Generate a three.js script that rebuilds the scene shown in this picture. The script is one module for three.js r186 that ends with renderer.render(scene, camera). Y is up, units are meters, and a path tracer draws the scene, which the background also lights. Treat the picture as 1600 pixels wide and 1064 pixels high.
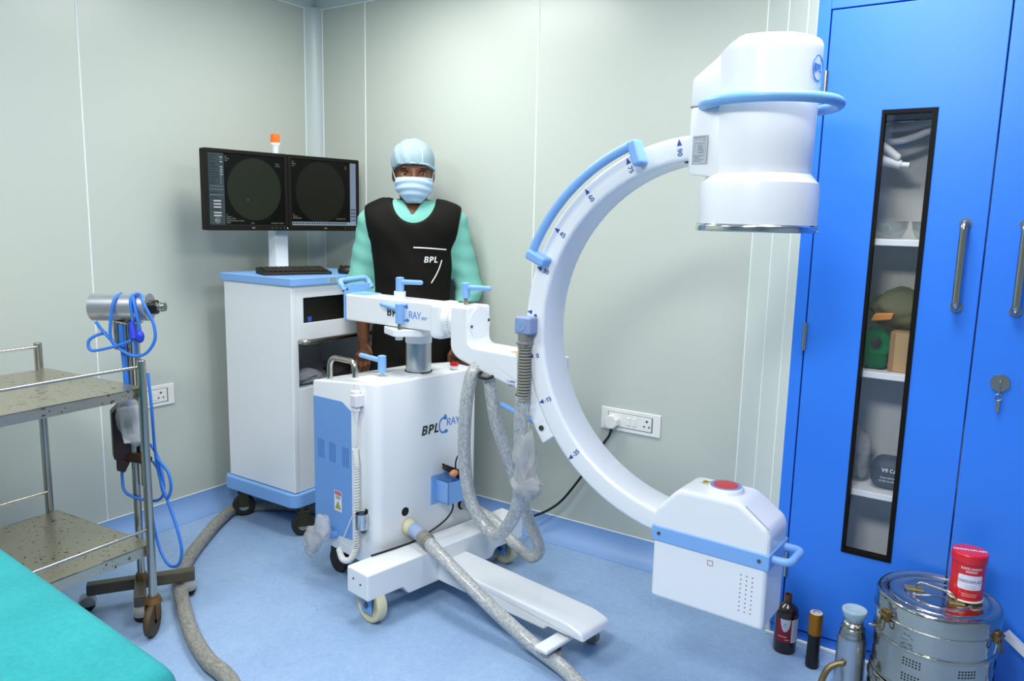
import * as THREE from 'three';
import { RoundedBoxGeometry } from 'three/addons/geometries/RoundedBoxGeometry.js';
import { TextGeometry } from 'three/addons/geometries/TextGeometry.js';
import { FontLoader } from 'three/addons/loaders/FontLoader.js';
import { RectAreaLightUniformsLib } from 'three/addons/lights/RectAreaLightUniformsLib.js';
import { mergeGeometries, mergeVertices, toCreasedNormals } from 'three/addons/utils/BufferGeometryUtils.js';

// ---------------------------------------------------------------- camera, exposure, light
const scene = new THREE.Scene();
const renderer = new THREE.WebGLRenderer({ antialias: true });
renderer.toneMapping = THREE.LinearToneMapping;
renderer.toneMappingExposure = 1.08;
renderer.shadowMap.enabled = true;
const camera = new THREE.PerspectiveCamera(47.518, 1600 / 1064, 0.05, 40);
camera.position.set(3.14008, 1.4, 2.85137);
camera.up.set(-0.10582433, 0.98742223, -0.1174672);
camera.lookAt(3.14008 - 0.54731205, 1.4 - 0.15646525, 2.85137 - 0.82217282);
scene.background = new THREE.Color(0x000000);
RectAreaLightUniformsLib.init();
const CEIL = 2.47;
const PANELS = [[1.05, 0.75, 15], [2.75, 0.95, 16], [1.05, 2.5, 19], [2.65, 2.9, 44]];   // x, z, intensity of unseen ceiling panels; last three placed to light the scene

// ---------------------------------------------------------------- helpers
let seed = 12345;
const rnd = () => { seed = (seed * 1664525 + 1013904223) >>> 0; return seed / 4294967296; };
const V = (x, y, z) => new THREE.Vector3(x, y, z);
const D2R = Math.PI / 180;
const taken = {};
function numbered(n) { const k = taken[n] = (taken[n] || 0) + 1; return k === 1 ? n : n + '_' + String(k - 1).padStart(3, '0'); }
function mg(list) {
  if (!Array.isArray(list)) return list;
  if (list.length === 1) return list[0];
  return mergeGeometries(list.map((g0) => {
    const g = g0.index ? g0.toNonIndexed() : g0.clone();
    for (const k of Object.keys(g.attributes)) if (!['position', 'normal', 'uv'].includes(k)) g.deleteAttribute(k);
    if (!g.attributes.uv) g.setAttribute('uv', new THREE.BufferAttribute(new Float32Array(g.attributes.position.count * 2), 2));
    if (!g.attributes.normal) g.computeVertexNormals();
    return g;
  }));
}
function part(name, geo, m, parent) {
  const o = new THREE.Mesh(mg(geo), m); o.name = name; o.castShadow = o.receiveShadow = true; parent.add(o); return o;
}
function thing(name, label, category, pos = [0, 0, 0], turn = 0, group) {
  const o = new THREE.Group(); o.name = numbered(name); o.position.set(...pos); o.rotation.y = turn; scene.add(o);
  o.userData = { label, category }; if (group) o.userData.group = group; return o;
}
function single(name, label, category, geo, m, group) {
  const o = part(numbered(name), geo, m, scene); o.userData = { label, category }; if (group) o.userData.group = group; return o;
}
function struct(name, geo, m, label, category) {
  const o = part(name, geo, m, scene); o.userData = { kind: 'structure', label, category }; return o;
}
const T = (g, x = 0, y = 0, z = 0) => g.translate(x, y, z);
const B = (w, h, d, x = 0, y = 0, z = 0) => T(new THREE.BoxGeometry(w, h, d), x, y, z);
const BB = (x0, x1, y0, y1, z0, z1) => B(x1 - x0, y1 - y0, z1 - z0, (x0 + x1) / 2, (y0 + y1) / 2, (z0 + z1) / 2);
const RB = (x0, x1, y0, y1, z0, z1, r = 0.006, s = 2) => T(new RoundedBoxGeometry(x1 - x0, y1 - y0, z1 - z0, s, Math.min(r, (x1 - x0) / 2.01, (y1 - y0) / 2.01, (z1 - z0) / 2.01)), (x0 + x1) / 2, (y0 + y1) / 2, (z0 + z1) / 2);
function CB(a, b, r, r2 = r, seg = 20, open = false) {                    // a round bar between two points
  const p = V(...a), q = V(...b), d = q.clone().sub(p), g = new THREE.CylinderGeometry(r2, r, d.length(), seg, 1, open);
  g.applyQuaternion(new THREE.Quaternion().setFromUnitVectors(V(0, 1, 0), d.clone().normalize()));
  return T(g, (p.x + q.x) / 2, (p.y + q.y) / 2, (p.z + q.z) / 2);
}
const SP = (r, x, y, z, sx = 1, sy = 1, sz = 1, seg = 18) => T(new THREE.SphereGeometry(r, seg, Math.ceil(seg * 0.7)).scale(sx, sy, sz), x, y, z);
function TU(pts, r, n = 80, rs = 10, closed = false, tens = 0.5) {
  const c = new THREE.CatmullRomCurve3(pts.map((p) => V(...p)), closed, 'catmullrom', tens);
  return new THREE.TubeGeometry(c, n, r, rs, closed);
}
function TUC(pts, r, n = 80, rs = 10) { const a = pts[0], b = pts[pts.length - 1]; return [TU(pts, r, n, rs), SP(r, ...a, 1, 1, 1, 10), SP(r, ...b, 1, 1, 1, 10)]; }
function RT(pts, r, bend, rs = 12) {                                       // straight tube run with rounded bends
  const path = new THREE.CurvePath(), P = pts.map((p) => V(...p)); let from = P[0];
  for (let i = 1; i < P.length - 1; i++) {
    const a = P[i - 1].clone().sub(P[i]), b = P[i + 1].clone().sub(P[i]), k = Math.min(bend, a.length() * 0.49, b.length() * 0.49);
    const s = P[i].clone().addScaledVector(a.normalize(), k), e = P[i].clone().addScaledVector(b.normalize(), k);
    path.add(new THREE.LineCurve3(from, s)); path.add(new THREE.QuadraticBezierCurve3(s, P[i], e)); from = e;
  }
  path.add(new THREE.LineCurve3(from, P[P.length - 1]));
  return new THREE.TubeGeometry(path, 24 * pts.length, r, rs, false);
}
const LA = (prof, x = 0, y = 0, z = 0, seg = 40) => T(new THREE.LatheGeometry(prof.map((p) => new THREE.Vector2(p[0], p[1])), seg), x, y, z);
function EX(pts, depth, bevel = 0, z0 = 0, holes = []) {                   // outline in x,y pushed along +z from z0 to z0 + depth
  const s = new THREE.Shape(pts.map((p) => new THREE.Vector2(p[0], p[1])));
  for (const h of holes) s.holes.push(new THREE.Path(h.map((p) => new THREE.Vector2(p[0], p[1]))));
  const g = new THREE.ExtrudeGeometry(s, { depth: depth - 2 * bevel, bevelEnabled: bevel > 0, bevelThickness: bevel, bevelSize: bevel, bevelOffset: -bevel, bevelSegments: 3, curveSegments: 12 });
  return T(g, 0, 0, z0 + bevel);
}
function roundPoly(pts, rad, n = 6) {                                      // rounds the corners of a closed outline
  const out = [];
  pts.forEach((p, i) => {
    const a = pts[(i + pts.length - 1) % pts.length], b = pts[(i + 1) % pts.length], r = p[2] ?? rad;
    const la = Math.hypot(a[0] - p[0], a[1] - p[1]), lb = Math.hypot(b[0] - p[0], b[1] - p[1]), k = Math.min(r, la * 0.48, lb * 0.48);
    if (k < 1e-5) { out.push([p[0], p[1]]); return; }
    const s = [p[0] + (a[0] - p[0]) / la * k, p[1] + (a[1] - p[1]) / la * k], e = [p[0] + (b[0] - p[0]) / lb * k, p[1] + (b[1] - p[1]) / lb * k];
    for (let j = 0; j <= n; j++) { const t = j / n; out.push([(1 - t) * (1 - t) * s[0] + 2 * t * (1 - t) * p[0] + t * t * e[0], (1 - t) * (1 - t) * s[1] + 2 * t * (1 - t) * p[1] + t * t * e[1]]); }
  });
  return out;
}
const font = await new FontLoader().loadAsync('fonts/droid/droid_sans_bold.typeface.json');
const fontR = await new FontLoader().loadAsync('fonts/droid/droid_sans_regular.typeface.json');
function TX(s, size, f = font, depth = 0.0008) {                           // flat lettering, centred, facing +z
  const g = new TextGeometry(s, { font: f, size, depth, curveSegments: 4 }); g.computeBoundingBox();
  const b = g.boundingBox; return T(g, -(b.min.x + b.max.x) / 2, -(b.min.y + b.max.y) / 2, 0);
}
function face(g, p, ry = 0, rx = 0, rz = 0) { if (rz) g.rotateZ(rz); if (rx) g.rotateX(rx); if (ry) g.rotateY(ry); return T(g, ...p); }

// textures ------------------------------------------------------------------
function lattice(n, s) { seed = s; const a = new Float32Array(n * n); for (let i = 0; i < a.length; i++) a[i] = rnd(); return a; }
function vnoise(a, n, u, v) {
  const x = u * n, y = v * n, i = Math.floor(x), j = Math.floor(y), fx = x - i, fy = y - j, sx = fx * fx * (3 - 2 * fx), sy = fy * fy * (3 - 2 * fy);
  const q = (p, r) => a[((r % n) + n) % n * n + ((p % n) + n) % n];
  return (q(i, j) * (1 - sx) + q(i + 1, j) * sx) * (1 - sy) + (q(i, j + 1) * (1 - sx) + q(i + 1, j + 1) * sx) * sy;
}
function dtex(size, fn, srgb = true, rep = [1, 1]) {
  const d = new Uint8Array(size * size * 4);
  for (let j = 0; j < size; j++) for (let i = 0; i < size; i++) { const c = fn(i / size, j / size), k = (j * size + i) * 4; for (let m = 0; m < 3; m++) d[k + m] = Math.max(0, Math.min(255, c[m])); d[k + 3] = 255; }
  const t = new THREE.DataTexture(d, size, size); t.wrapS = t.wrapT = THREE.RepeatWrapping; t.magFilter = THREE.LinearFilter; t.minFilter = THREE.LinearMipmapLinearFilter; t.generateMipmaps = true;
  if (srgb) t.colorSpace = THREE.SRGBColorSpace; t.repeat.set(...rep); t.needsUpdate = true; return t;
}
const L8 = lattice(8, 1), L32 = lattice(32, 2), L64 = lattice(64, 3), L128 = lattice(128, 4), L256 = lattice(256, 5);
function canvas(w, h, draw) { const c = document.createElement('canvas'); c.width = w; c.height = h; draw(c.getContext('2d'), w, h); const t = new THREE.CanvasTexture(c); t.colorSpace = THREE.SRGBColorSpace; t.anisotropy = 8; return t; }
const M = (color, rough = 0.5, metal = 0, o = {}) => new THREE.MeshPhysicalMaterial({ color, roughness: rough, metalness: metal, ...o });

const floorTex = dtex(1024, (u, v) => {
  const n = (vnoise(L256, 256, u, v) - 0.5) * 12 + (vnoise(L64, 64, u, v) - 0.5) * 7 + (vnoise(L8, 8, u, v) - 0.5) * 8;
  return [148 + n, 177 + n, 213 + n * 0.7];
});
{ // scratches and specks pressed into the vinyl
  const d = floorTex.image.data, N = 1024; seed = 77;
  const dark = (x, y, k) => { const i = ((((y | 0) % N) + N) % N * N + (((x | 0) % N) + N) % N) * 4; d[i] *= k; d[i + 1] *= k; d[i + 2] *= k; };
  for (let s = 0; s < 70; s++) { let x = rnd() * N, y = rnd() * N, a = rnd() * 6.28; const n = 6 + rnd() * 40, k = 0.72 + rnd() * 0.2; for (let i = 0; i < n; i++) { dark(x, y, k); x += Math.cos(a); y += Math.sin(a); a += (rnd() - 0.5) * 0.15; } }
  for (let s = 0; s < 160; s++) { const x = rnd() * N, y = rnd() * N, k = 0.45 + rnd() * 0.35; dark(x, y, k); if (rnd() < 0.4) dark(x + 1, y, k); }
}
const fine = dtex(256, (u, v) => { const n = vnoise(L128, 128, u, v) * 160 + vnoise(L32, 32, u, v) * 95; return [n, n, n]; }, false);
const crinkle = dtex(512, (u, v) => { const a = vnoise(L64, 64, u, v), b = vnoise(L128, 128, u + 0.3, v); const r = Math.abs(a - 0.5) * 2 * 150 + Math.abs(b - 0.5) * 2 * 105; return [r, r, r]; }, false);
const rustTex = dtex(512, (u, v) => {
  const a = vnoise(L64, 64, u, v) * 0.6 + vnoise(L128, 128, u, v) * 0.4, b = vnoise(L8, 8, u, v), s = Math.max(0, Math.min(1, (a - 0.74 - (b - 0.5) * 0.12) * 14)), n = (vnoise(L256, 256, u, v) - 0.5) * 16;
  return [212 + n - s * 90, 210 + n - s * 118, 200 + n - s * 142];
});
const hoseTex = dtex(512, (u, v) => { const n = (vnoise(L128, 128, u, v) - 0.5) * 34 + (vnoise(L32, 32, u, v) - 0.5) * 44, w = Math.sin((u * 6 + v * 2) * 6.283 * 4) * 6; return [192 + n + w, 194 + n + w, 194 + n + w]; });
const clothTex = dtex(256, (u, v) => { const n = (vnoise(L128, 128, u, v) - 0.5) * 10 + (vnoise(L8, 8, u, v) - 0.5) * 8; return [26 + n, 136 + n, 140 + n]; });

// materials -----------------------------------------------------------------
const wallM = M(0xc1c8bf, 0.3, 0, { specularIntensity: 0.7 }), sealM = M(0xeef6f4, 0.5), trimM = M(0xc6d2d2, 0.35), wallLit = M(0xd6dfdb, 0.35);  // last one: wall colour with the slanted corner's brighter light painted in
const floorM = M(0xffffff, 0.42, 0, { map: floorTex }); floorTex.repeat.set(0.8, 0.8);
const covingM = M(0x86aadc, 0.45), ceilM = M(0xdadcd8, 0.5);
const white = M(0xf0f3f6, 0.32, 0, { clearcoat: 0.25, clearcoatRoughness: 0.2 }), white2 = M(0xe6eaef, 0.4), plasticW = M(0xeaeae6, 0.4);
const blue = M(0x84b4ee, 0.42), blueD = M(0x74a4e4, 0.45), steel = M(0xb9b5aa, 0.24, 1), chrome = M(0xd6d8da, 0.14, 1), brushed = M(0xc4c8cc, 0.3, 1, { anisotropy: 0.5 });
const rusty = M(0xe4dfd2, 0.3, 0.9, { map: rustTex }), black = M(0x17150f, 0.5), blackG = M(0x120f0a, 0.3), rubber = M(0x26221c, 0.7), dark = M(0x0a0906, 0.7), bolt = M(0x77736b, 0.35, 1);
const cupBlue = M(0x3080f2, 0.38, 0, { clearcoat: 0.15, clearcoatRoughness: 0.3 }), teal = M(0xffffff, 0.9, 0, { map: clothTex, sheen: 0.3 }), grey = M(0x8b8880, 0.6), beige = M(0xded6b0, 0.5);
const hoseM = M(0xffffff, 0.32, 0.2, { map: hoseTex, bumpMap: crinkle, bumpScale: 0.0022, clearcoat: 0.8, clearcoatRoughness: 0.14 });
const hoseM2 = M(0xc9c6bc, 0.6, 0, { map: hoseTex, bumpMap: crinkle, bumpScale: 0.003 });
const film = M(0xffffff, 0.2, 0, { transmission: 0.65, thickness: 0, side: THREE.DoubleSide, bumpMap: crinkle, bumpScale: 0.0015 });
const glass = M(0xffffff, 0.03, 0, { transmission: 1, thickness: 0 });
const cordBlue = M(0x2f78d8, 0.45), orange = M(0xff7a12, 0.3, 0, { clearcoat: 0.6 }), red = M(0xd8121c, 0.3, 0, { clearcoat: 0.5, clearcoatRoughness: 0.15 });
const drumM = M(0xbfb9a8, 0.11, 1, { bumpMap: fine, bumpScale: 0.0004 });
const inkB = M(0x2d4f9e, 0.6), ink = M(0x22262a, 0.6), inkC = M(0x3f86d8, 0.6);
const skin = M(0x5f361b, 0.5), shirtM = M(0x7cc4b4, 0.85, 0, { sheen: 0.3 }), apronM = M(0x0f0c07, 0.7, 0, { specularIntensity: 0.4 }), trouser = M(0x15130f, 0.8);
const capM = M(0x9ab2ba, 0.85), maskM = M(0xb4cfe8, 0.85);

// ---------------------------------------------------------------- the room
struct('floor', new THREE.BoxGeometry(5.95, 0.1, 6.8).translate(2.8, -0.05, 3.25), floorM, 'blue speckled vinyl floor of the operating room', 'floor');
{ // uv in metres on the floor
  const g = scene.getObjectByName('floor').geometry, p = g.attributes.position, uv = g.attributes.uv; for (let i = 0; i < p.count; i++) uv.setXY(i, p.getX(i), p.getZ(i));
}
struct('ceiling', BB(-0.15, 5.75, CEIL, CEIL + 0.1, -0.15, 6.6), ceilM, 'pale ceiling of the operating room', 'ceiling');
const wb = struct('wall_back', BB(-0.15, 5.75, -0.1, 2.6, -0.13, -0.035), wallM, 'pale green panelled wall behind the man', 'wall');
const wl = struct('wall_left', BB(-0.13, -0.035, -0.1, 2.6, -0.13, 6.6), wallM, 'pale green panelled wall left of the monitors', 'wall');
struct('wall_unseen_right', BB(5.6, 5.7, -0.1, 2.6, -0.1, 6.6), wallM, 'pale wall on the right out of view, set far off to lessen bounced light', 'wall');  // out of view, placed far away so less light bounces back
struct('wall_unseen_front', BB(-0.1, 5.7, -0.1, 2.6, 6.5, 6.6), wallM, 'pale wall out of view behind the camera, set far back to deepen the shade', 'wall');  // unseen, set well behind the camera to weaken the bounce and deepen shade
const backX = [0.052, 0.348, 1.34, 2.285], leftZ = [0.07, 1.198, 2.2, 3.2, 4.2, 5.2, 6.5];
for (let i = 0; i < 3; i++) part('wall_panel', RB(backX[i] + 0.002, backX[i + 1] - 0.002, 0.05, 2.408, -0.036, 0, 0.003), wallM, wb);
for (let i = 0; i < 6; i++) part('wall_panel', RB(-0.036, 0, 0.05, 2.408, leftZ[i] + 0.002, leftZ[i + 1] - 0.002, 0.003), wallM, wl);
for (const x of backX) part('joint_sealant', CB([x, 0.09, -0.001], [x, 2.408, -0.001], 0.0032, 0.0032, 8), sealM, wb);
for (const z of leftZ.slice(0, 6)) part('joint_sealant', CB([-0.001, 0.09, z], [-0.001, 2.408, z], 0.0032, 0.0032, 8), sealM, wl);
part('joint_sealant', CB([0.03, 2.409, 0], [2.4, 2.409, 0], 0.003, 0.003, 8), sealM, wb);
part('joint_sealant', CB([0, 2.409, 0.03], [0, 2.409, 6.5], 0.003, 0.003, 8), sealM, wl);
function coveProfile(a, b, n = 8) { const o = []; for (let i = 0; i <= n; i++) { const t = i / n * Math.PI / 2; o.push([a * (1 - Math.sin(t)), b * (1 - Math.cos(t))]); } return o; }
{ // rounded corner trim between the two walls
  const o = [[-0.03, -0.03], ...coveProfile(0.052, 0.07).map((p) => [p[0], p[1]]).reverse()];
  const pts = [[-0.03, 0.07], ...coveProfile(0.052, 0.07), [0.052, -0.03], [-0.03, -0.03]].map((p) => [p[0], p[1]]);
  const arc = []; for (let i = 0; i <= 10; i++) { const t = i / 10 * Math.PI / 2; arc.push([0.052 - 0.052 * Math.cos(t), -(0.07 - 0.07 * Math.sin(t))]); }
  const g = EX([...arc, [0.052, 0.03], [-0.03, 0.03], [-0.03, -0.07]], 2.42, 0, 0); g.rotateX(-Math.PI / 2);
  struct('trim_1', toCreasedNormals(g, 0.5), trimM, 'pale coved corner trim behind the monitors', 'trim');
}
function strip(prof, len) { return EX(prof, len, 0, 0); }
{ // blue flooring turned up the walls, and the ceiling cove
  const c = []; for (let i = 0; i <= 8; i++) { const t = i / 8 * Math.PI / 2; c.push([0.085 - 0.078 * Math.sin(t), 0.088 - 0.086 * Math.cos(t)]); }
  const prof = [...c, [0.007, 0.0933], [-0.02, 0.0933], [-0.02, -0.02], [0.085, -0.02]];
  const g1 = strip(prof, 2.5); g1.rotateY(-Math.PI / 2); g1.translate(2.5, 0, 0);      // x of the outline -> +z, runs along x
  struct('baseboard_back', toCreasedNormals(g1, 0.5), covingM, 'blue coved floor edge turned up the back wall', 'baseboard');
  const g2 = strip(prof.map((p) => [p[0], p[1]]), 6.48);
  struct('baseboard_left', toCreasedNormals(g2, 0.5), covingM, 'blue coved floor edge turned up the left wall', 'baseboard');
  part('joint_sealant', CB([0.03, 0.0945, 0.004], [2.4, 0.0945, 0.004], 0.0025, 0.0025, 8), sealM, scene.getObjectByName('baseboard_back'));
  part('joint_sealant', CB([0.004, 0.0945, 0.03], [0.004, 0.0945, 6.48], 0.0025, 0.0025, 8), sealM, scene.getObjectByName('baseboard_left'));
  const cc = []; for (let i = 0; i <= 8; i++) { const t = i / 8 * Math.PI / 2; cc.push([0.062 * (1 - Math.cos(t)), 2.409 + 0.062 * Math.sin(t)]); }
  const cp = [...cc, [-0.03, 2.472], [-0.03, 2.409]];
  const g3 = strip(cp, 5.6); g3.rotateY(-Math.PI / 2); g3.translate(5.6, 0, 0);
  struct('trim_2', toCreasedNormals(g3, 0.5), trimM, 'pale ceiling cove along the back wall', 'trim');
  struct('trim_3', toCreasedNormals(strip(cp, 6.5), 0.5), trimM, 'pale ceiling cove along the left wall', 'trim');
}
{ // slanted corner wall beside the cupboard, coloured lighter for the light it catches
  const o = new THREE.Group(); o.name = 'wall_corner'; o.userData = { kind: 'structure', label: 'pale slanted corner panel beside the blue cupboard, its brighter light put into the colour', category: 'wall' }; scene.add(o);
  o.position.set(2.285, 0, 0); o.rotation.y = -Math.atan2(0.275, 0.234); const L = Math.hypot(0.275, 0.234);
  const cut = [0, 0.448 * L, 0.82 * L, L];
  for (let i = 0; i < 3; i++) part('wall_panel', RB(cut[i] + 0.001, cut[i + 1] - 0.001, 0, 2.47, -0.05, 0, 0.003), wallLit, o);
  for (let i = 1; i < 3; i++) part('joint_sealant', CB([cut[i], 0, -0.001], [cut[i], 2.47, -0.001], 0.0028, 0.0028, 8), sealM, o);
}
const panelM = M(0xffffff, 0.6, 0, { emissive: 0xffffff, emissiveIntensity: 3 });
PANELS.forEach(([x, z, k], i) => {
  const t = thing('unseen_ceiling_light', ['square ceiling light panel above the man', 'unseen square ceiling light panel above the cupboard, placed to light the right side', 'unseen square ceiling light panel above the steel trolley, placed to light the left side', 'unseen square ceiling light panel above the camera, placed to light the front faces'][i], 'ceiling light', [x, CEIL, z], 0, 'ceiling light panels');
  part('frame', [BB(-0.32, 0.32, -0.012, 0, -0.32, -0.29), BB(-0.32, 0.32, -0.012, 0, 0.29, 0.32), BB(-0.32, -0.29, -0.012, 0, -0.29, 0.29), BB(0.29, 0.32, -0.012, 0, -0.29, 0.29)], plasticW, t);
  part('diffuser', BB(-0.29, 0.29, -0.008, -0.002, -0.29, 0.29), panelM, t);
  const l = new THREE.RectAreaLight(new THREE.Color(1, 1, 0.985), k, 0.58, 0.58); l.position.set(0, -0.014, 0); l.rotation.x = -Math.PI / 2; t.add(l); l.name = 'light';
});
// ---------------------------------------------------------------- blue cupboard
{
  const c = thing('storage_cupboard', 'tall blue built-in cupboard with a narrow glazed door', 'cupboard', [2.519, 0, 0]);
  const X = 3.08, Z = 0.275;
  part('carcass', [BB(0, 0.018, 0.045, 2.4, 0.002, 0.25), BB(X - 0.018, X, 0.045, 2.4, 0.002, 0.25), BB(0.018, X - 0.018, 0.045, 0.063, 0.002, 0.25), BB(0.018, X - 0.018, 2.38, 2.4, 0.002, 0.25), BB(0.018, X - 0.018, 0.063, 2.38, 0.002, 0.012), BB(0.9, 0.915, 0.063, 2.38, 0.012, 0.25)], M(0xf2f4f0, 0.6), c);
  part('frame', [RB(0, 0.037, 0.045, 2.2, 0.25, Z, 0.002), RB(0, 0.037, 2.2, 2.44, 0.25, Z, 0.002), RB(0.037, X, 2.045, 2.44, 0.25, Z, 0.002)], cupBlue, c);
  part('plinth', BB(0.001, X, 0, 0.041, 0.05, Z - 0.004), cupBlue, c);
  part('floor_strip', RB(-0.01, X, 0, 0.012, Z - 0.004, Z + 0.008, 0.003), sealM, c);
  const wx0 = 0.206, wx1 = 0.353, wy0 = 0.357, wy1 = 1.74;
  const hole = [[wx0, wy0], [wx0, wy1], [wx1, wy1], [wx1, wy0]];
  const d1 = part('door', EX([[0.041, 0.047], [0.505, 0.047], [0.505, 2.041], [0.041, 2.041]], 0.024, 0.002, Z - 0.024, [hole]), cupBlue, c);
  part('gasket', EX([[wx0, wy0], [wx1, wy0], [wx1, wy1], [wx0, wy1]], 0.03, 0, Z - 0.027, [[[wx0 + 0.009, wy0 + 0.011], [wx0 + 0.009, wy1 - 0.011], [wx1 - 0.014, wy1 - 0.011], [wx1 - 0.014, wy0 + 0.011]]]), M(0x0c0a06, 0.65, 0, { specularIntensity: 0.4 }), d1);
  part('pane', BB(wx0 + 0.006, wx1 - 0.006, wy0 + 0.006, wy1 - 0.006, Z - 0.016, Z - 0.013), glass, d1);
  const grip = (x, y0, y1) => RT([[x, y1 - 0.012, Z - 0.003], [x, y1 - 0.012, Z + 0.036], [x, y0 + 0.012, Z + 0.036], [x, y0 + 0.012, Z - 0.003]], 0.0105, 0.025, 14);
  part('handle', [grip(0.452, 1.163, 1.425), CB([0.452, 1.413, Z - 0.001], [0.452, 1.413, Z + 0.004], 0.016), CB([0.452, 1.175, Z - 0.001], [0.452, 1.175, Z + 0.004], 0.016)], steel, d1);
  for (const y of [1.82, 1.045, 0.27]) part('hinge', [CB([0.039, y - 0.045, Z + 0.004], [0.039, y + 0.045, Z + 0.004], 0.0065), CB([0.039, y - 0.016, Z + 0.004], [0.039, y - 0.014, Z + 0.004], 0.0072), CB([0.039, y + 0.014, Z + 0.004], [0.039, y + 0.016, Z + 0.004], 0.0072)], steel, d1);
  const d2 = part('door', EX([[0.509, 0.047], [0.975, 0.047], [0.975, 2.041], [0.509, 2.041]], 0.024, 0.002, Z - 0.018), cupBlue, c);
  part('handle', [grip(0.598, 1.163, 1.425), CB([0.598, 1.413, Z + 0.004], [0.598, 1.413, Z + 0.01], 0.016), CB([0.598, 1.175, Z + 0.004], [0.598, 1.175, Z + 0.01], 0.016)], steel, d2);
  const lk = part('lock', CB([0.583, 0.967, Z + 0.004], [0.583, 0.967, Z + 0.011], 0.026, 0.024, 28), steel, d2); lk.userData.label = 'round steel lock plate';
  part('key', [CB([0.583, 0.97, Z + 0.008], [0.583, 0.97, Z + 0.022], 0.005), RB(0.581, 0.585, 0.935, 0.975, Z + 0.018, Z + 0.026, 0.001), T(new THREE.TorusGeometry(0.009, 0.0018, 6, 20), 0.583, 0.928, Z + 0.02), RB(0.578, 0.588, 0.885, 0.92, Z + 0.016, Z + 0.019, 0.001)], steel, lk);
  part('door', EX([[0.979, 0.047], [1.44, 0.047], [1.44, 2.041], [0.979, 2.041]], 0.024, 0.002, Z - 0.024), cupBlue, c);
  part('door', EX([[1.444, 0.047], [3.07, 0.047], [3.07, 2.041], [1.444, 2.041]], 0.024, 0.002, Z - 0.024), cupBlue, c);
  for (const y of [1.362, 0.948, 0.56]) part('shelf', RB(0.02, 0.898, y - 0.02, y, 0.013, 0.235, 0.002), white, c);
  // things on the shelves
  const S1 = 1.362, S2 = 0.948, S3 = 0.56, X0 = 2.519;
  const clear = M(0xe6ecec, 0.08, 0, { transmission: 0.85, thickness: 0, side: THREE.DoubleSide, bumpMap: crinkle, bumpScale: 0.004 });
  const bowl = (n, lab, x, y, z, r) => single(n, lab, 'bowl', LA([[0, 0], [r * 0.7, 0.002], [r * 0.95, 0.03], [r, 0.052], [r * 1.04, 0.054], [r * 0.98, 0.05], [r * 0.9, 0.03], [0, 0.006]], x, y, z, 28), clear);
  bowl('plastic_bowl', 'clear wrapped bowl at the hinge side of the upper cupboard shelf', 2.755, S1 + 0.001, 0.15, 0.055);
  bowl('plastic_bowl', 'clear wrapped bowl at the handle side of the upper cupboard shelf', 2.868, S1 + 0.001, 0.14, 0.05);
  const tb = thing('tubing_pack', 'white rolled tubing packs hanging at the top behind the cupboard glass', 'medical tubing', [0, 0, 0]);
  part('tube', TUC([[2.7, 1.655, 0.17], [2.76, 1.66, 0.16], [2.82, 1.68, 0.15], [2.875, 1.71, 0.14]], 0.011, 30, 8), plasticW, tb);
  part('tube', TUC([[2.735, 1.7, 0.15], [2.79, 1.705, 0.15], [2.86, 1.72, 0.15]], 0.014, 30, 8), film, tb);
  part('tube', TUC([[2.7, 1.665, 0.2], [2.73, 1.64, 0.2], [2.765, 1.61, 0.19]], 0.012, 30, 8), plasticW, tb);
  part('nozzle', [CB([2.7, 1.608, 0.19], [2.775, 1.588, 0.18], 0.017, 0.014), CB([2.775, 1.588, 0.18], [2.8, 1.585, 0.18], 0.009)], white2, tb);
  part('hanging_rail', CB([2.54, 1.72, 0.15], [3.03, 1.72, 0.15], 0.005), steel, tb);
  const box = thing('cardboard_box', 'brown cardboard box on the middle cupboard shelf', 'box', [2.838, S2 + 0.001, 0.13], 0.05);
  part('box_body', RB(-0.045, 0.045, 0, 0.125, -0.06, 0.06, 0.002), M(0x9a7752, 0.85), box);
  part('packing_tape', BB(-0.03, 0.012, 0.001, 0.124, 0.06, 0.0608), M(0xb89a6c, 0.4), box);
  const gr = single('green_mask_pack', 'green plastic wrapped pack on the middle cupboard shelf', 'pack', [T(new THREE.TorusGeometry(0.03, 0.016, 10, 26).scale(1, 1.25, 0.8), 2.752, S2 + 0.078, 0.16), RB(2.715, 2.79, S2 + 0.001, S2 + 0.05, 0.12, 0.19, 0.02), SP(0.03, 2.74, S2 + 0.11, 0.14, 1.1, 0.5, 1)], M(0x1f9a62, 0.25, 0, { bumpMap: crinkle, bumpScale: 0.006 }));
  single('plastic_bag', 'crumpled yellowish clear bag lying on the middle cupboard shelf', 'bag', blob(0.08, [2.8, S2 + 0.195, 0.1], [1, 0.75, 0.75], 0.2, 3), M(0xe2e8b4, 0.2, 0, { transmission: 0.4, thickness: 0, bumpMap: crinkle, bumpScale: 0.01, side: THREE.DoubleSide }));
  single('tape_dispenser', 'orange and black holder on top of the green pack in the cupboard', 'holder', [EX(roundPoly([[2.735, S2 + 0.155], [2.795, S2 + 0.165], [2.8, S2 + 0.185], [2.745, S2 + 0.18]], 0.006), 0.03, 0.003, 0.17)], M(0xd98a3a, 0.5));
  const po = thing('zip_pouch', 'dark zip pouch with white print on the lower cupboard shelf', 'pouch');
  part('pouch_body', blobBox(2.772, 2.905, S3 + 0.001, S3 + 0.105, 0.1, 0.2, 0.04), M(0x2c3844, 0.6), po);
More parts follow.
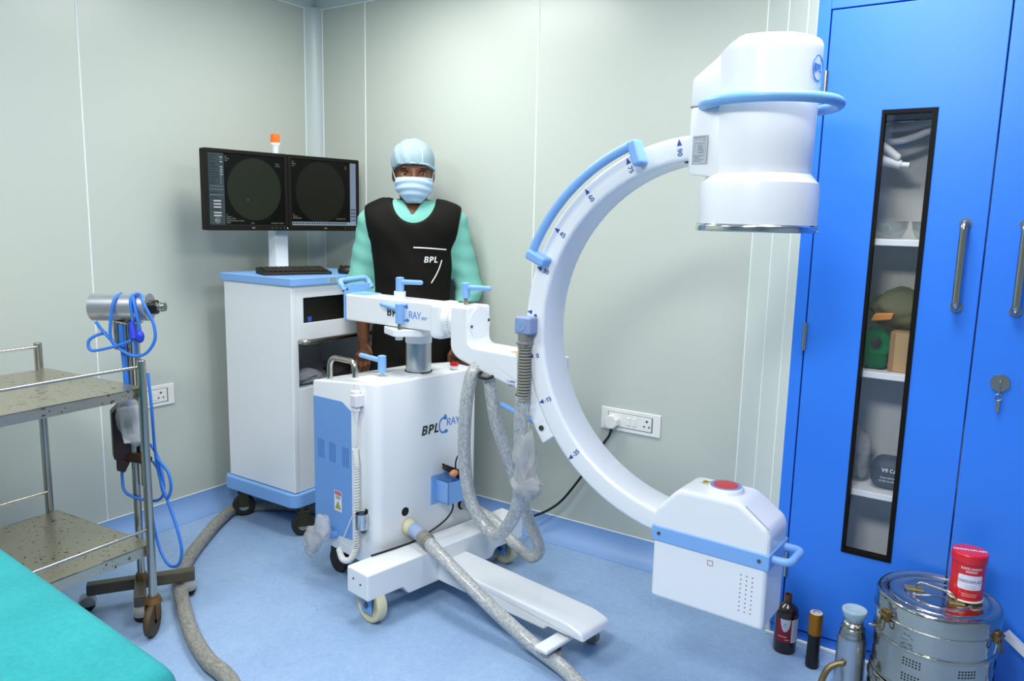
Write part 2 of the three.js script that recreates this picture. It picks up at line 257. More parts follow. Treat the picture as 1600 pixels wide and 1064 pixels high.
  part('pouch_print', [face(TX('V9 Care', 0.012), [2.84, S3 + 0.07, 0.2005]), face(TX('READ BEFORE USE', 0.0055, fontR), [2.84, S3 + 0.045, 0.2005]), face(TX('STORE IN DRY PLACE', 0.0055, fontR), [2.84, S3 + 0.034, 0.2005])], plasticW, po);
  single('white_wrap', 'crumpled white wrap beside the dark pouch in the cupboard', 'wrap', blob(0.055, [2.732, S3 + 0.095, 0.13], [0.6, 1.5, 0.8], 0.22, 5), M(0xdfe3e4, 0.6, 0, { bumpMap: crinkle, bumpScale: 0.006 }));
  single('steel_basin', 'upturned shiny basin at the bottom of the cupboard', 'basin', LA([[0.09, 0], [0.094, 0.004], [0.085, 0.03], [0.06, 0.07], [0.03, 0.09], [0, 0.095]].reverse(), 2.8, 0.064, 0.135, 32), M(0xa9b0b0, 0.25, 1));
}
function blob(r, [x, y, z], [sx, sy, sz], amp, s) {
  const g = mergeVertices(new THREE.IcosahedronGeometry(r, 4).deleteAttribute('uv').deleteAttribute('normal')), p = g.attributes.position;
  for (let i = 0; i < p.count; i++) { const v = V(p.getX(i), p.getY(i), p.getZ(i)).normalize(); const n = vnoise(L32, 32, v.x * 0.11 + s * 0.13 + v.z * 0.07, v.y * 0.12 + v.z * 0.09 + 0.4) - 0.5; const k = r * (1 + amp * 2 * n); p.setXYZ(i, v.x * k * sx, v.y * k * sy, v.z * k * sz); }
  g.computeVertexNormals(); const uv = new Float32Array(p.count * 2); for (let i = 0; i < p.count; i++) { uv[2 * i] = p.getX(i) / r; uv[2 * i + 1] = p.getY(i) / r; } g.setAttribute('uv', new THREE.BufferAttribute(uv, 2));
  return T(g, x, y, z);
}
function blobBox(x0, x1, y0, y1, z0, z1, r) { return RB(x0, x1, y0, y1, z0, z1, r, 5); }

// ---------------------------------------------------------------- things on the floor by the cupboard
{
  const b = thing('brown_bottle', 'dark brown reagent bottle with a red and white label on the floor', 'bottle', [2.59, 0, 0.345], 0.75);
  const amber = M(0x2a1508, 0.22, 0, { clearcoat: 0.4 });
  part('bottle_body', LA([[0, 0], [0.033, 0], [0.036, 0.004], [0.0365, 0.135], [0.034, 0.15], [0.024, 0.16], [0.0125, 0.166], [0.0115, 0.172]], 0, 0, 0, 40), amber, b);
  part('neck', LA([[0.0115, 0.17], [0.012, 0.178], [0.0135, 0.18], [0.0118, 0.184], [0.0118, 0.196], [0.0095, 0.197], [0.009, 0.18]], 0, 0, 0, 28), M(0x6a3a12, 0.25), b);
  const lab = canvas(512, 256, (g, w, h) => {
    g.fillStyle = '#e9e6ea'; g.fillRect(0, 0, w, h); g.fillStyle = '#a3122c'; g.fillRect(0, 0, 250, h);
    g.fillStyle = '#e9e6ea'; g.beginPath(); g.moveTo(60, 0); g.lineTo(230, 0); g.quadraticCurveTo(225, 130, 140, 140); g.quadraticCurveTo(80, 130, 60, 0); g.fill();
    g.fillStyle = '#3a3f86'; g.font = 'bold 22px sans-serif'; g.fillText('USP', 118, 60); g.font = '15px sans-serif'; g.fillText('solution', 108, 84);
    g.fillStyle = '#f3d7c8'; g.fillRect(40, 190, 140, 9); g.fillRect(150, 222, 70, 9);
    g.fillStyle = '#77737c'; for (let i = 0; i < 13; i++) g.fillRect(275, 22 + i * 17, 150 + (i * 37) % 70, 4);
    g.strokeStyle = '#55515c'; g.lineWidth = 3; g.strokeRect(385, 100, 60, 44);
  });
  const lg = new THREE.CylinderGeometry(0.0372, 0.0372, 0.08, 40, 1, true, -1.35, 2.7); part('label', T(lg, 0, 0.083, 0), M(0xffffff, 0.5, 0, { map: lab }), b);
  const t = thing('metal_flashlight', 'slim black cylinder with a gold top standing by the brown bottle', 'flashlight', [2.69, 0, 0.395]);
  part('barrel', LA([[0, 0], [0.0195, 0], [0.021, 0.004], [0.021, 0.03], [0.0195, 0.034], [0.0195, 0.115]], 0, 0, 0, 32), blackG, t);
  part('gold_sleeve', LA([[0.0195, 0.113], [0.0208, 0.115], [0.0208, 0.158], [0.0212, 0.16], [0.0212, 0.181], [0.019, 0.184]], 0, 0, 0, 32), M(0xb9791a, 0.3, 0.6), t);
  part('end_cap', LA([[0.02, 0.182], [0.018, 0.1855], [0, 0.1855]], 0, 0, 0, 32), M(0xd5cfc2, 0.5), t);
  part('cap_mark', T(new THREE.TorusGeometry(0.009, 0.0012, 6, 20, 4.2).rotateX(-Math.PI / 2), 0, 0.186, 0), black, t);

  const f = thing('vacuum_flask', 'brushed steel flask with a milky stopper beside the drum', 'flask', [2.808, 0, 0.455]);
  part('flask_body', LA([[0, 0], [0.04, 0], [0.042, 0.006], [0.0415, 0.165], [0.037, 0.178]], 0, 0, 0, 40), brushed, f);
  part('neck', LA([[0.037, 0.176], [0.0355, 0.18], [0.0355, 0.19], [0.033, 0.192], [0.033, 0.199], [0.0345, 0.2], [0.0345, 0.204], [0.029, 0.207], [0.0285, 0.224], [0.0, 0.224]], 0, 0, 0, 40), steel, f);
  part('stopper', LA([[0, 0.222], [0.024, 0.223], [0.031, 0.24], [0.0355, 0.252], [0.0355, 0.259], [0.033, 0.261], [0.022, 0.259], [0.017, 0.255], [0, 0.255]], 0, 0, 0, 40), M(0xc3dce6, 0.35, 0, { transmission: 0.25, thickness: 0 }), f);
  const hd = single('curved_grip', 'brown curved metal grip lying beside the steel flask', 'grip', TUC([[2.795, 0.1, 0.5], [2.78, 0.095, 0.505], [2.757, 0.075, 0.52], [2.745, 0.03, 0.545], [2.75, 0.01, 0.58]], 0.0095, 40, 10), M(0x8a7a55, 0.35, 0.7));

  // sterilising drums
  function drum(name, label, [x, y, z], R, H, turn, detail) {
    const d = thing(name, label, 'steel drum', [x, y, z], turn);
    part('drum_body', LA([[0, 0.0], [R - 0.006, 0.0], [R - 0.002, 0.004], [R - 0.002, 0.009], [R - 0.006, 0.012], [R - 0.006, H * 0.5 - 0.006], [R - 0.001, H * 0.5 - 0.004], [R - 0.003, H * 0.5], [R - 0.001, H * 0.5 + 0.004], [R - 0.006, H * 0.5 + 0.006], [R - 0.006, H * 0.8]], 0, 0, 0, 72), drumM, d);
    part('lid', LA([[R - 0.001, H * 0.775], [R + 0.002, H * 0.78], [R + 0.002, H * 0.787], [R - 0.001, H * 0.79], [R - 0.001, H - 0.008], [R - 0.006, H - 0.001], [R - 0.012, H], [R * 0.83, H - 0.005], [R * 0.8, H], [R * 0.775, H + 0.002], [R * 0.75, H - 0.004], [R * 0.55, H - 0.004], [R * 0.53, H], [R * 0.5, H + 0.001], [R * 0.47, H - 0.003], [0, H - 0.003]], 0, 0, 0, 72), drumM, d);
    if (!detail) return d;
    const lh = part('lid_handle', [RT([[-0.06, H - 0.003, -0.02], [-0.05, H + 0.022, -0.02], [0.03, H + 0.022, 0.025], [0.045, H - 0.003, 0.028]], 0.003, 0.02, 8), TU([[-0.07, H + 0.003, 0.03], [-0.02, H + 0.012, 0.04], [0.04, H + 0.004, 0.015], [0.055, H + 0.003, -0.03]], 0.0022, 30, 6)], steel, d);
    for (const g of [RB(-0.085, -0.035, H - 0.003, H + 0.001, -0.035, -0.005, 0.002), RB(0.02, 0.06, H - 0.003, H + 0.001, 0.015, 0.045, 0.002)]) part('handle_plate', g, M(0xa8986a, 0.5, 0.8), lh);
    for (const a of [-1.05, 0.95]) {
      const m = new THREE.Matrix4().makeRotationY(a), q = [RB(-0.014, 0.014, H * 0.72, H * 0.86, R - 0.004, R + 0.008, 0.003), RT([[-0.008, H * 0.8, R + 0.008], [-0.011, H * 0.62, R + 0.014], [0.011, H * 0.62, R + 0.014], [0.008, H * 0.8, R + 0.008]], 0.0022, 0.01, 8), CB([-0.016, H * 0.8, R + 0.01], [0.016, H * 0.8, R + 0.01], 0.004)].map((g) => g.applyMatrix4(m));
      part('latch', q, M(0x8a7348, 0.45, 0.85), d);
    }
    for (const a of [-1.45, -0.5, 0.4, 1.3]) for (const yy of [H * 0.36, H * 0.17]) {      // perforated fields, dark holes
      const m = new THREE.Matrix4().makeRotationY(a), gs = []; for (let i = 0; i < 6; i++) for (let j = 0; j < 3; j++) gs.push(CB([(i - 2.5) * 0.0085 / 1, yy + (j - 1) * 0.0085 + 0.002, R - 0.0075], [(i - 2.5) * 0.0085, yy + (j - 1) * 0.0085 + 0.002, Math.sqrt((R - 0.0052) ** 2 - ((i - 2.5) * 0.0085) ** 2)], 0.0024, 0.0024, 8).applyMatrix4(m));
      part('vent_holes', gs, dark, d);
    }
    part('pin', CB([-R - 0.014, H * 0.52, 0.02], [-R + 0.008, H * 0.52, 0.02], 0.0035), steel, d);
    return d;
  }
  drum('steel_drum', 'large polished steel drum standing under the tin drum lid', [3.025, 0, 0.455], 0.166, 0.128, 0, false).userData.label = 'lower polished steel drum carrying the perforated drum';
  drum('steel_drum', 'polished perforated steel drum with latches below the red tin', [3.02, 0.131, 0.455], 0.16, 0.24, 0.25, true);
  const tin = thing('bandage_tin', 'red round bandage tin standing on the steel drum', 'tin', [3.083, 0.3735, 0.43], 0.25);
  part('tin_body', LA([[0, 0], [0.0425, 0], [0.0425, 0.125], [0, 0.125]], 0, 0.004, 0, 48), red, tin);
  part('rim', LA([[0.0, -0.001], [0.044, 0.0], [0.045, 0.002], [0.044, 0.005], [0.042, 0.005]], 0, 0.001, 0, 48), plasticW, tin);
  const lid = part('lid', LA([[0.0445, 0.108], [0.0455, 0.11], [0.0455, 0.13], [0.043, 0.135], [0, 0.135]], 0, 0.004, 0, 48), red, tin);
  part('lid_lettering', face(TX('INNOVAPLAST', 0.0088), [0, 0.1392, 0.0], 0, -Math.PI / 2), plasticW, lid);
  const lt = canvas(1024, 768, (g, w, h) => {
    g.fillStyle = '#d0101c'; g.fillRect(0, 0, w, h); g.fillStyle = '#f4e9ee'; g.font = 'bold 62px sans-serif'; g.textAlign = 'center'; g.fillText('ELASTIC ADHESIVE', w / 2, 90); g.fillText('BANDAGE', w / 2, 158);
    g.fillStyle = '#e6e4f4'; g.beginPath(); g.roundRect(190, 215, 644, 320, 40); g.fill(); g.fillStyle = '#22307e'; g.font = 'bold 92px sans-serif'; g.fillText('INNOVAPLAST', w / 2, 385);
    g.fillStyle = '#5a5f92'; g.font = '40px sans-serif'; g.fillText('10cm × 4m / 6m', w / 2, 465); g.fillText('Stretched length', w / 2, 510);
    g.fillStyle = '#f0c9cc'; g.font = 'bold 34px sans-serif'; g.fillText('STORE IN A COOL PLACE', w / 2, 645); g.fillText('AWAY FROM SUNLIGHT', w / 2, 690);
  });
  part('label', T(new THREE.CylinderGeometry(0.0428, 0.0428, 0.1, 48, 1, true, -1.2, 2.4), 0, 0.059, 0), M(0xffffff, 0.3, 0, { map: lt, clearcoat: 0.5 }), tin);
  single('white_carton_flap', 'narrow white carton edge behind the steel drum', 'carton', [EX([[0, 0], [0.02, 0], [0.02, 0.35], [0, 0.35]], 0.03, 0.001, 0).rotateZ(0.9).translate(3.46, 0.02, 0.3)], plasticW);
}

// ---------------------------------------------------------------- mobile C-arm
const carm = thing('mobile_c_arm', 'white mobile C-arm X-ray machine with blue handles in the middle of the room', 'X-ray machine', [1.41, 0, 0.685], -9 * D2R);
{
  const m = carm, ARM = 6.5 * D2R;
  const arm = (name, geo, mat, parent = m) => { const o = part(name, geo, mat, parent); if (parent === m) o.rotation.y = ARM; return o; };
  // base: cross bar with two big wheels, front leg
  const prof = roundPoly([[-0.39, 0.2], [-0.39, 0.105], [-0.235, 0.105], [-0.21, 0.073], [0.21, 0.073], [0.235, 0.105], [0.39, 0.105], [0.39, 0.2]], 0.008);
  const bar = EX(prof, 0.118, 0.006, -0.068); bar.rotateY(-Math.PI / 2); bar.translate(-0.018, 0, 0);     // outline runs along z, thickness along x
  const baseM = part('base_crossbar', bar, white, m);
  part('deck_seam', BB(-0.066, -0.064, 0.2, 0.2008, -0.26, 0.26), grey, baseM);
  for (const s of [-1, 1]) for (const [x, y] of [[-0.03, 0.165], [0.01, 0.155]]) part('screw', CB([x, y, s * 0.3885], [x, y, s * 0.3915], 0.004), bolt, baseM);
  const legP = roundPoly([[0.02, 0.075], [0.56, 0.084], [0.575, 0.1], [0.72, 0.104, 0.004], [0.714, 0.128, 0.03], [0.66, 0.143, 0.03], [0.02, 0.146]], 0.008);
  const leg = part('front_leg', EX(legP, 0.145, 0.007, -0.0725), white, m);
  part('pedal_bar', [RB(0.6, 0.652, 0.07, 0.086, -0.125, 0.165, 0.006), RB(0.605, 0.647, 0.085, 0.101, -0.03, 0.03, 0.004)], white, leg);
  for (const s of [-1, 1]) part('front_caster', [CB([0.63, 0.028, s * 0.095 - 0.01], [0.63, 0.028, s * 0.095 + 0.01], 0.028, 0.028, 24), RB(0.615, 0.645, 0.02, 0.072, s * 0.095 + 0.01, s * 0.095 + 0.016, 0.002), RB(0.615, 0.645, 0.02, 0.072, s * 0.095 - 0.016, s * 0.095 - 0.01, 0.002)], grey, leg);
  for (const s of [-1, 1]) {
    const w = part('wheel', LA([[0.02, -0.017], [0.048, -0.014], [0.052, -0.019], [0.062, -0.019], [0.066, -0.014], [0.066, 0.014], [0.062, 0.019], [0.052, 0.019], [0.048, 0.014], [0.02, 0.017], [0.02, -0.017]], 0, 0, 0, 44).rotateX(Math.PI / 2).translate(0, 0.066, s * 0.335), beige, m);
    part('wheel_fork', [RB(-0.028, 0.028, 0.038, 0.106, s * 0.335 + 0.02, s * 0.335 + 0.025, 0.002), RB(-0.028, 0.028, 0.038, 0.106, s * 0.335 - 0.025, s * 0.335 - 0.02, 0.002)], blueD, w);
    part('axle_bolt', CB([0, 0.066, s * 0.335 - 0.03], [0, 0.066, s * 0.335 + 0.03], 0.01, 0.01, 16), bolt, w);
    part('rear_wheel', [CB([-0.4, 0.05, s * 0.19 - 0.013], [-0.4, 0.05, s * 0.19 + 0.013], 0.05, 0.05, 32), RB(-0.43, -0.37, 0.05, 0.145, s * 0.19 - 0.022, s * 0.19 - 0.017, 0.002), RB(-0.43, -0.37, 0.05, 0.145, s * 0.19 + 0.017, s * 0.19 + 0.022, 0.002)], rubber, m);
  }
  // body housing: plan outline rounded at the front, top sloping down at the rear
  {
    const plan = roundPoly([[-0.48, -0.25, 0.02], [-0.082, -0.255, 0.045], [-0.082, 0.255, 0.045], [-0.48, 0.25, 0.012]], 0.02, 10);
    const g = EX(plan.map((p) => [p[0], -p[1]]), 0.68, 0.005, 0); g.rotateX(-Math.PI / 2); g.translate(0, 0.132, 0);
    const p = g.attributes.position; for (let i = 0; i < p.count; i++) if (p.getY(i) > 0.6 && p.getX(i) < -0.24) p.setY(i, p.getY(i) - (-0.24 - p.getX(i)) * 0.18);
    // keep the slope crisp: the top is a fan, so cover it with a proper lid
    const body = part('body_housing', toCreasedNormals(g, 0.6), white, m);
    const lidG = EX(roundPoly([[-0.24, 0.8135], [-0.14, 0.8135], [-0.14, 0.79], [-0.474, 0.745], [-0.474, 0.7705]], 0.001, 1), 0.486, 0.003, -0.243);
    part('top_cover', lidG, white, body);
    const pn = roundPoly([[-0.468, 0.18], [-0.225, 0.2], [-0.225, 0.694], [-0.282, 0.72], [-0.468, 0.712]].map((q) => [q[0], q[1], 0.004]), 0.004);
    const panel = part('side_panel', EX(pn, 0.006, 0.001, 0.2485), blueD, body); panel.userData.label = 'blue side panel';
    for (const x of [-0.42, -0.345, -0.262]) { const gs = []; for (let i = 0; i < 4; i++) gs.push(BB(x - 0.019 + i * 0.011, x - 0.014 + i * 0.011, 0.475, 0.55, 0.2542, 0.2552)); part('vent', gs, M(0x4f80c6, 0.5), panel); }
    const wl_ = canvas(128, 256, (c, w, h) => { c.fillStyle = '#eef0f0'; c.fillRect(0, 0, w, h); c.fillStyle = '#b3222a'; c.fillRect(8, 8, 112, 46); c.fillStyle = '#fff'; c.font = 'bold 20px sans-serif'; c.textAlign = 'center'; c.fillText('CAUTION', 64, 38); c.fillStyle = '#222'; c.fillRect(20, 68, 88, 8); c.fillRect(20, 84, 88, 8); c.fillRect(30, 100, 66, 6); c.beginPath(); c.moveTo(64, 130); c.lineTo(112, 228); c.lineTo(16, 228); c.fill(); c.fillStyle = '#e3c22a'; c.beginPath(); c.moveTo(64, 148); c.lineTo(98, 220); c.lineTo(30, 220); c.fill(); c.fillStyle = '#222'; c.beginPath(); c.arc(64, 198, 10, 0, 7); c.fill(); });
    part('warning_sticker', BB(-0.337, -0.29, 0.29, 0.37, 0.2542, 0.2548), [0, 0, 0, 0, 1, 0].map((k) => k ? M(0xffffff, 0.5, 0, { map: wl_ }) : plasticW), panel);
    part('lower_skirt', RB(-0.47, -0.235, 0.136, 0.172, 0.247, 0.254, 0.002), white2, body);
    part('rear_handle', [RT([[-0.4, 0.77, 0.225], [-0.398, 0.868, 0.225], [-0.24, 0.872, 0.225], [-0.238, 0.8, 0.225]], 0.0105, 0.045, 14)], steel, body);
    for (const [y, z, r] of [[0.317, 0.12, 0.0165], [0.272, -0.174, 0.026]]) part('round_port', CB([-0.083, y, z], [-0.0805, y, z], r, r, 24), dark, body);
    const lf = (g, z, y) => face(g, [-0.0815, y, z], Math.PI / 2);
    part('logo_letters', lf(TX('BPL', 0.036).applyMatrix4(new THREE.Matrix4().set(1, 0.2, 0, 0, 0, 1, 0, 0, 0, 0, 1, 0, 0, 0, 0, 1)), -0.003, 0.609), ink, body);
    part('logo_mark', [new THREE.TorusGeometry(0.026, 0.0035, 5, 24, 3.6).rotateZ(1.3).scale(0.85, 1.1, 0.3), new THREE.SphereGeometry(0.009, 10, 8).scale(0.9, 1.2, 0.12).translate(0.008, 0.03, 0), new THREE.SphereGeometry(0.009, 10, 8).scale(1.2, 0.8, 0.12).translate(0.012, -0.026, 0)].map((g) => lf(g, -0.068, 0.613)), inkC, body);
    part('logo_letters', lf(TX('RAY', 0.029, fontR), -0.118, 0.622), inkC, body);
    // cable holder box on the front
    const hb = part('cable_holder', [RB(-0.083, -0.078, 0.31, 0.425, -0.155, -0.005, 0.002), BB(-0.078, -0.012, 0.32, 0.325, -0.145, -0.03), RB(-0.015, -0.011, 0.32, 0.405, -0.145, -0.03, 0.001), RB(-0.078, -0.011, 0.32, 0.405, -0.034, -0.03, 0.001), RB(-0.078, -0.011, 0.32, 0.405, -0.145, -0.141, 0.001)], blue, body);
    // cup bracket on the side
    part('cup_bracket', [LA([[0.0, 0.0], [0.022, 0.0], [0.023, 0.002], [0.023, 0.058], [0.0215, 0.058], [0.0215, 0.004], [0, 0.004]], -0.135, 0.28, 0.277, 28), RB(-0.145, -0.125, 0.272, 0.35, 0.25, 0.257, 0.002)], chrome, body);
    part('knob', CB([-0.148, 0.262, 0.25], [-0.148, 0.262, 0.266], 0.01, 0.009, 16), bolt, body);
    part('red_button', [CB([-0.13, 0.812, -0.165], [-0.13, 0.826, -0.165], 0.012, 0.012, 20)], white2, body);
    part('button_cap', CB([-0.13, 0.826, -0.165], [-0.13, 0.837, -0.165], 0.0175, 0.0165, 24), red, body);
    part('brake_pedal', [CB([-0.33, 0.19, 0.25], [-0.34, 0.195, 0.29], 0.014)], blueD, body);
    const wrap = part('pedal_wrap', [blob(0.05, [-0.335, 0.235, 0.31], [0.75, 0.95, 0.5], 0.25, 7), blob(0.045, [-0.39, 0.175, 0.315], [0.9, 1.0, 0.6], 0.3, 9), blob(0.035, [-0.41, 0.135, 0.315], [0.8, 1.0, 0.6], 0.4, 11)], film, body); wrap.userData.label = 'clear crinkled wrapping round the foot pedal';
  }
  // blue locking levers: upright barrel with a cross grip
  const lever = (parent, p, h, dir, len, stem) => {
    const e = [p[0] + dir[0] * len, p[1] + h * 0.72 + dir[1] * len, p[2] + dir[2] * len];
    const o = part('lever', [CB([p[0], p[1], p[2]], [p[0], p[1] + h, p[2]], 0.0155, 0.0155, 24), SP(0.0155, p[0], p[1] + h, p[2], 1, 0.25, 1), CB([p[0], p[1] + h * 0.72, p[2]], e, 0.0095, 0.0085, 16), SP(0.0085, ...e)], blue, parent);
    part('stem', CB([p[0], p[1] - stem, p[2]], [p[0], p[1] + 0.002, p[2]], 0.008, 0.008, 14), steel, o); return o;
  };
  // column
  const col = part('column', CB([-0.185, 0.8, -0.03], [-0.185, 0.935, -0.03], 0.0485, 0.0485, 48), brushed, m);
  part('column_collar', [CB([-0.185, 0.925, -0.03], [-0.185, 0.962, -0.03], 0.0505, 0.0505, 40), CB([-0.185, 0.958, -0.03], [-0.185, 0.992, -0.03], 0.055, 0.055, 40)], white2, col);
  part('column_seal', CB([-0.185, 0.812, -0.03], [-0.185, 0.8155, -0.03], 0.053, 0.053, 40), black, col);
  lever(scene.getObjectByName('mobile_c_arm').getObjectByName('body_housing'), [-0.197, 0.826, 0.135], 0.062, [-0.985, 0.06, 0.1], 0.115, 0.013);
  // boom
  const boom = arm('boom', [RB(-0.47, 0.028, 0.992, 1.094, -0.05, 0.055, 0.007, 3), RB(-0.03, 0.032, 0.968, 1.1, -0.056, 0.061, 0.02, 3)], white);
  arm('clamp_plate', EX(roundPoly([[-0.29, 0.012], [-0.255, 0.06], [-0.16, 0.102], [-0.085, 0.03], [-0.12, -0.075], [-0.25, -0.075]].map((q) => [q[0], -q[1]]), 0.015), 0.026, 0.003, 0).rotateX(-Math.PI / 2).translate(0, 0.963, 0), white, boom);
  arm('end_plate', [RB(-0.478, -0.471, 0.988, 1.13, -0.055, 0.058, 0.002)], blue, boom);
  { const h = []; h.push(RT([[-0.476, 1.108, 0.052], [-0.505, 1.142, 0.058], [-0.5, 1.15, -0.085], [-0.474, 1.11, -0.085]], 0.0115, 0.03, 12)); h.push(RB(-0.478, -0.472, 1.1, 1.13, -0.09, 0.056, 0.002)); h.push(RB(-0.475, -0.375, 1.094, 1.098, -0.045, 0.04, 0.002)); arm('boom_handle', h, blue, boom); }
  part('screw', [CB([-0.4785, 1.112, 0.045], [-0.47, 1.112, 0.045], 0.006)], bolt, boom);
  lever(boom, [-0.225, 1.117, 0.005], 0.052, [0.97, 0.03, -0.1], 0.1, 0.002);
  part('lever_socket', CB([-0.225, 1.092, 0.005], [-0.225, 1.119, 0.005], 0.022, 0.022, 28), white2, boom);
  lever(boom, [-0.155, 1.012, 0.078], 0.07, [-0.9, 0.12, 0.02], 0.1, 0.04);
  part('clamp_knob', CB([-0.175, 0.947, 0.06], [-0.175, 0.963, 0.06], 0.014), white2, boom);
  const bf = (g, x, y) => face(g, [x, y, 0.0551]);
  part('logo_letters', bf(TX('BPL', 0.03), -0.206, 1.045), ink, boom);
  part('logo_mark', [new THREE.TorusGeometry(0.024, 0.003, 5, 24, 3.6).rotateZ(1.3).scale(0.85, 1.1, 0.3), new THREE.SphereGeometry(0.008, 10, 8).scale(0.9, 1.2, 0.12).translate(0.012, 0.026, 0), new THREE.SphereGeometry(0.008, 10, 8).scale(1.3, 0.8, 0.12).translate(0.016, -0.024, 0)].map((g) => bf(g, -0.154, 1.046)), inkC, boom);
  part('logo_letters', [bf(TX('RAY', 0.026, fontR), -0.1, 1.044)], inkC, boom);
  part('logo_letters', [bf(TX('360°', 0.011, fontR), -0.055, 1.036)], inkC, boom);
  // rotation collar with a printed scale
  const kn = arm('rotation_collar', CB([0.03, 1.038, 0.005], [0.09, 1.038, 0.005], 0.062, 0.062, 64), white);
  { const gs = []; for (let i = 0; i < 40; i++) { const a = i * 9 * D2R, l = i % 5 ? 0.006 : 0.012; gs.push(BB(0.064 - l / 2, 0.064 + l / 2, 1.038 + 0.0618, 1.038 + 0.0626, -0.0006, 0.0006).translate(0, -1.038, 0).rotateX(a).translate(0, 1.038, 0.005)); } part('scale_marks', gs, ink, kn); }
  // bracket: knuckle and the arm that carries the C
  const bp = roundPoly([[0.084, 1.098, 0.02], [0.084, 0.944, 0.03], [0.115, 0.915, 0.02], [0.248, 0.876, 0.05], [0.5, 0.81, 0.01], [0.5, 0.955, 0.01], [0.165, 0.965, 0.03], [0.163, 1.098, 0.01]], 0.01, 8);
  const br = arm('swing_bracket', [EX(bp, 0.125, 0.009, -0.05), CB([0.088, 1.038, 0.012], [0.163, 1.038, 0.012], 0.061, 0.061, 56)], white);
  part('end_disc', CB([0.162, 1.038, 0.012], [0.167, 1.038, 0.012], 0.057, 0.055, 56), white2, br);
  for (const [y, z] of [[1.03, 0.058], [1.045, -0.036]]) part('disc_screw', CB([0.166, y, z], [0.169, y, z], 0.0055), bolt, br);
  lever(br, [0.107, 1.122, 0.018], 0.05, [0.97, 0.03, 0.0], 0.105, 0.026);
  part('warning_sticker', [BB(0.325, 0.395, 0.9585, 0.9605, 0.02, 0.05)], M(0xd9a56a, 0.5), br);
  part('print', [face(TX('C-ARM', 0.008, fontR), [0.352, 0.868, 0.0752]), face(TX('LOCK', 0.008, fontR), [0.356, 0.855, 0.0752]), EX([[0.383, 0.938], [0.392, 0.943], [0.392, 0.932]], 0.0008, 0, 0.075)], inkB, br);
  part('low_lever', [CB([0.29, 0.774, 0.04], [0.44, 0.745, 0.06], 0.0095, 0.0095, 16), SP(0.0095, 0.29, 0.774, 0.04)], blue, br);
  // C: ring sector swept round its centre
  const CC = [1.015, 1.074], CS = 0.0985;
  function ring(r0, r1, h, a0, a1, rad, n = 120) {
    const pr = roundPoly([[r0, -h], [r1, -h], [r1, h], [r0, h]], rad, 4), pos = [], uv = [], idx = [], k = pr.length;
    for (let i = 0; i <= n; i++) { const a = (a0 + (a1 - a0) * i / n) * D2R; for (let j = 0; j <= k; j++) { const q = pr[j % k]; pos.push(CC[0] - q[0] * Math.cos(a), CC[1] + q[0] * Math.sin(a), CS + q[1]); uv.push(i / n * 8, j / k); } }
    for (let i = 0; i < n; i++) for (let j = 0; j < k; j++) { const p = i * (k + 1) + j, q = p + k + 1; idx.push(p, p + 1, q, q, p + 1, q + 1); }
    const c0 = 0, c1 = n * (k + 1); for (let j = 1; j < k - 1; j++) { idx.push(c0, c0 + j + 1, c0 + j); idx.push(c1, c1 + j, c1 + j + 1); }
    const g = new THREE.BufferGeometry(); g.setAttribute('position', new THREE.Float32BufferAttribute(pos, 3)); g.setAttribute('uv', new THREE.Float32BufferAttribute(uv, 2)); g.setIndex(idx); g.computeVertexNormals(); return toCreasedNormals(g, 0.7);
  }
  const arc = arm('c_arc', ring(0.486, 0.551, 0.062, -87, 89, 0.012), white); arc.userData.label = 'white C-shaped arc';
  arm('c_carriage', [ring(0.552, 0.6, 0.058, -37, -9, 0.006, 40), BB(0.4, 0.47, 0.83, 0.955, -0.03, 0.06)], white, br);
  part('carriage_bolt', CB([CC[0] - 0.575 * Math.cos(-33 * D2R), CC[1] + 0.575 * Math.sin(-33 * D2R), 0.155], [CC[0] - 0.575 * Math.cos(-33 * D2R), CC[1] + 0.575 * Math.sin(-33 * D2R), 0.161], 0.0085), bolt, br);
  { const at = (r, a, s) => [CC[0] - r * Math.cos(a * D2R), CC[1] + r * Math.sin(a * D2R), s];
    const pts = []; for (let a = 24; a <= 69; a += 3) pts.push(at(0.563, a, 0.185));
    const hd = part('arc_handle', TU(pts, 0.0135, 60, 14), blue, arc);
    for (const a of [23, 70]) { const g = RB(-0.052, 0.018, -0.015, 0.015, -0.012, 0.034, 0.009, 3); g.rotateZ(-a * D2R + Math.PI); g.translate(...at(0.555, a, 0.172)); part('handle_mount', g, blue, hd); part('mount_screw', CB(at(0.597 - 0.0, a, 0.19).map((v, i) => i < 2 ? at(0.515, a, 0)[i] : 0.158), at(0.515, a, 0.164), 0.0055), bolt, hd); }
    for (const [t, a] of [['90', 82], ['75', 65.4], ['60', 49.2], ['45', 33.4], ['30', 19.5], ['0', -10], ['-15', -25.5], ['-35', -46]]) {
      const rot = (g, r, aa) => g.rotateZ(-aa * D2R).translate(...at(r, aa, 0.1606));
      part('angle_mark', [rot(EX([[-0.009, 0], [0.009, 0.007], [0.009, -0.007]], 0.0006), 0.536, a), rot(TX(t, 0.0135, font, 0.0006), 0.51, a)], t === '90' ? inkB : inkB, arc);
    }
    part('angle_mark', EX([[-0.009, 0], [0.009, 0.007], [0.009, -0.007]], 0.0006).rotateZ(-4.7 * D2R).translate(...at(0.538, 4.7, 0.1606)), inkB, arc);
    part('screw', CB(at(0.515, 3.8, 0.16), at(0.515, 3.8, 0.163), 0.005), bolt, arc);
    // cable junction block
    const jb = part('junction_block', [RB(0.452, 0.512, 1.052, 1.106, 0.16, 0.205, 0.008, 3)], M(0x8b9dc4, 0.5), arc);
